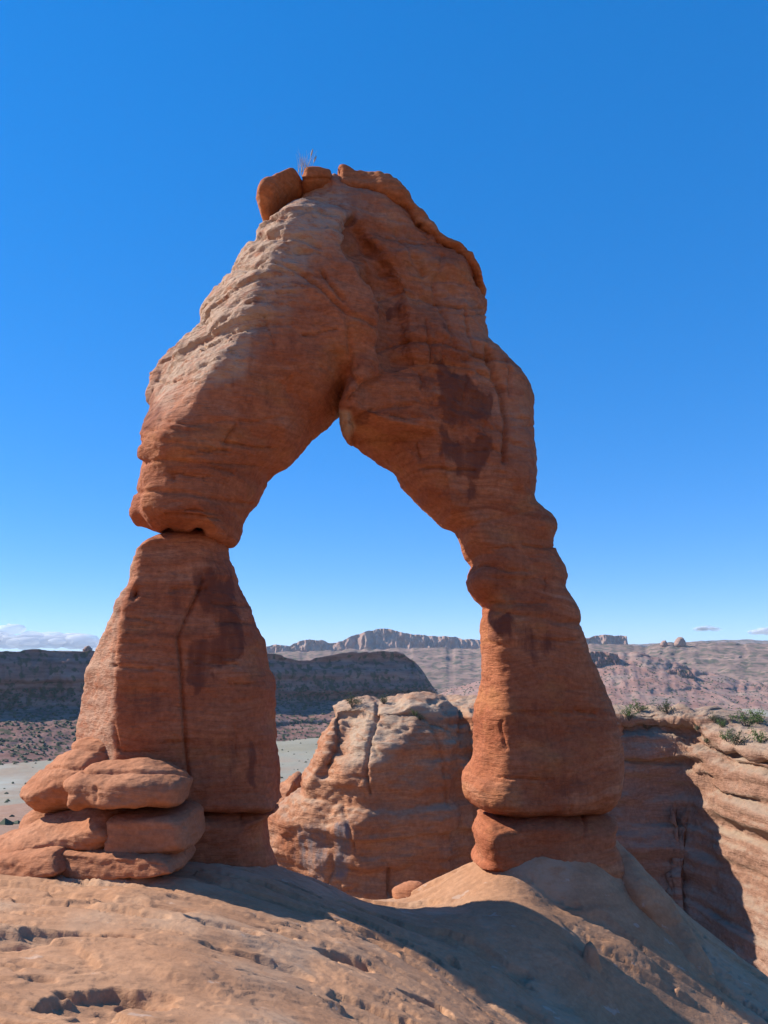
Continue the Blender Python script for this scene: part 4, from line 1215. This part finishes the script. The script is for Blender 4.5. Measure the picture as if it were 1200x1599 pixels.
# ------------------------------------------------------------------ far scrub: a mass of small shrubs nobody could count
def build_scrub():
    r = np.random.default_rng(5)
    pts = []
    for nm, lo, hi, n, size in (('valley_ridge', 0.02, 0.62, 5200, 2.4), ('canyon_bench', 0, 1, 900, 2.2), ('talus_slope', 0.05, 0.9, 2500, 2.6), ('valley_floor', 0, 1, 1500, 1.6)):
        me = bpy.data.objects[nm].data
        co = np.empty(len(me.vertices) * 3, np.float32); me.vertices.foreach_get('co', co); co = co.reshape(-1, 3)
        if nm == 'valley_floor':
            u, v = project(co)
            ok = (co[:, 1] > 500) & (co[:, 1] < 1300) & (np.abs(co[:, 0]) < 900)
        elif nm == 'canyon_bench':
            ok = (co[:, 1] > 150) & (co[:, 1] < 520)
        else:
            z0, z1 = co[:, 2].min(), co[:, 2].max()
            t = (co[:, 2] - z0) / (z1 - z0)
            u, v = project(co)
            ok = (t > lo) & (t < hi) & (u > -200) & (u < 1400)
        c = co[ok]
        c = c[r.integers(len(c), size=n)]
        c[:, :2] += r.normal(0, 14.0 if nm == 'valley_floor' else 2.0, (n, 2))
        pts.append(np.concatenate([c, (size * r.uniform(0.4, 1.3, n))[:, None]], 1))
    P = np.concatenate(pts)
    base = np.array([(0, 0, 1), (0.9, 0.1, 0.3), (0.2, 0.95, 0.35), (-0.9, 0.1, 0.25), (-0.1, -0.9, 0.35), (0.6, 0.55, -0.5), (-0.6, 0.5, -0.5), (-0.5, -0.6, -0.5), (0.6, -0.5, -0.5)], float)
    tri = np.array([(0, 1, 2), (0, 2, 3), (0, 3, 4), (0, 4, 1), (1, 5, 2), (2, 6, 3), (3, 7, 4), (4, 8, 1), (2, 5, 6), (3, 6, 7), (4, 7, 8), (1, 8, 5)])
    n = len(P)
    ang = r.uniform(0, 6.28, n)
    B = base[None] * r.uniform(0.7, 1.25, (n, 9, 1))
    x = B[:, :, 0] * np.cos(ang)[:, None] - B[:, :, 1] * np.sin(ang)[:, None]
    y = B[:, :, 0] * np.sin(ang)[:, None] + B[:, :, 1] * np.cos(ang)[:, None]
    V = np.stack([x, y, B[:, :, 2] * 0.8], -1) * P[:, None, 3:4] + P[:, None, :3]
    F = (tri[None] + (np.arange(n) * 9)[:, None, None]).reshape(-1, 3)
    o = new_obj('desert_scrub', V.reshape(-1, 3), F, M_OLIVE, smooth=False)
    tag(o, 'dark scrub dotted over the far slopes', 'scrub', kind='stuff')
build_scrub()

# ------------------------------------------------------------------ clouds far off on the horizon
def build_cloud(px0, px1, py0, py1, Y, seed, label, dens):
    r = np.random.default_rng(seed)
    a = at(px0, py1, Y); b = at(px1, py0, Y)
    w, h = b[0] - a[0], b[2] - a[2]
    n = 70
    C = np.stack([r.uniform(0.04, 0.96, n) * w, r.uniform(-0.2, 0.2, n) * w, np.zeros(n)], -1)
    C[:, 2] = h * (0.25 + 0.35 * np.abs(r.normal(0, 0.6, n)) * np.sin(math.pi * np.clip(C[:, 0] / w, 0, 1)))
    R = h * r.uniform(0.08, 0.30, n)
    V, F = [], []
    bm_n, bm_m = 14, 8
    base = []
    for i in range(bm_m + 1):
        for j in range(bm_n):
            t = math.pi * i / bm_m; p = 2 * math.pi * j / bm_n
            base.append((math.sin(t) * math.cos(p), math.sin(t) * math.sin(p), math.cos(t)))
    base = np.array(base)
    quad = np.array([(i * bm_n + j, (i + 1) * bm_n + j, (i + 1) * bm_n + (j + 1) % bm_n, i * bm_n + (j + 1) % bm_n) for i in range(bm_m) for j in range(bm_n)])
    for k in range(n):
        v = base * R[k] * np.array([2.4, 1.6, 0.9])
        v = v * (1 + 0.35 * fbm(v / R[k] * 1.3 + k * 7.7, 3, seed))[:, None] + C[k]
        F.append(quad + k * len(base)); V.append(v)
    m, nt = mat_new('cloud_vapour')
    t = NT(nt)
    df = t.n('ShaderNodeBsdfDiffuse'); df.inputs['Color'].default_value = (0.9, 0.9, 0.9, 1)
    tl = t.n('ShaderNodeBsdfTranslucent'); tl.inputs['Color'].default_value = (0.9, 0.9, 0.9, 1)
    mx = t.n('ShaderNodeMixShader'); mx.inputs[0].default_value = 0.5
    t.l(df.outputs[0], mx.inputs[1]); t.l(tl.outputs[0], mx.inputs[2])
    tr = t.n('ShaderNodeBsdfTransparent')
    m2 = t.n('ShaderNodeMixShader'); m2.inputs[0].default_value = dens
    t.l(tr.outputs[0], m2.inputs[1]); t.l(mx.outputs[0], m2.inputs[2])
    o = t.n('ShaderNodeOutputMaterial'); t.l(m2.outputs[0], o.inputs[0])
    ob = new_obj('cloud', np.concatenate(V), np.concatenate(F), m)
    ob.location = tuple(a)
    tag(ob, label, 'cloud', 'clouds low over the horizon')
build_cloud(-120, 152, 974, 1016, 30000, 1001, 'broad white cloud bank low on the left horizon', 0.5)
build_cloud(1088, 1122, 974, 986, 30000, 1002, 'faint small cloud wisp above the right skyline', 0.06)
build_cloud(1172, 1260, 975, 992, 30000, 1003, 'small white cloud at the right edge of the sky', 0.2)

# ------------------------------------------------------------------ the air
def build_haze():
    x0, x1, y0, y1, z0, z1 = -21000, 21000, -21000, 21500, -175, 520
    V = [(x, y, z) for x in (x0, x1) for y in (y0, y1) for z in (z0, z1)]
    F = [(0, 1, 3, 2), (4, 6, 7, 5), (0, 4, 5, 1), (2, 3, 7, 6), (0, 2, 6, 4), (1, 5, 7, 3)]
    m, nt = mat_new('clear_air')
    t = NT(nt)
    vol = t.n('ShaderNodeVolumePrincipled')
    vol.inputs['Color'].default_value = (0.72, 0.84, 1.0, 1)
    vol.inputs['Density'].default_value = 3.5e-5
    o = t.n('ShaderNodeOutputMaterial'); t.l(vol.outputs[0], o.inputs['Volume'])
    ob = new_obj('haze', V, F, m, smooth=False)
    tag(ob, kind='stuff')
build_haze()
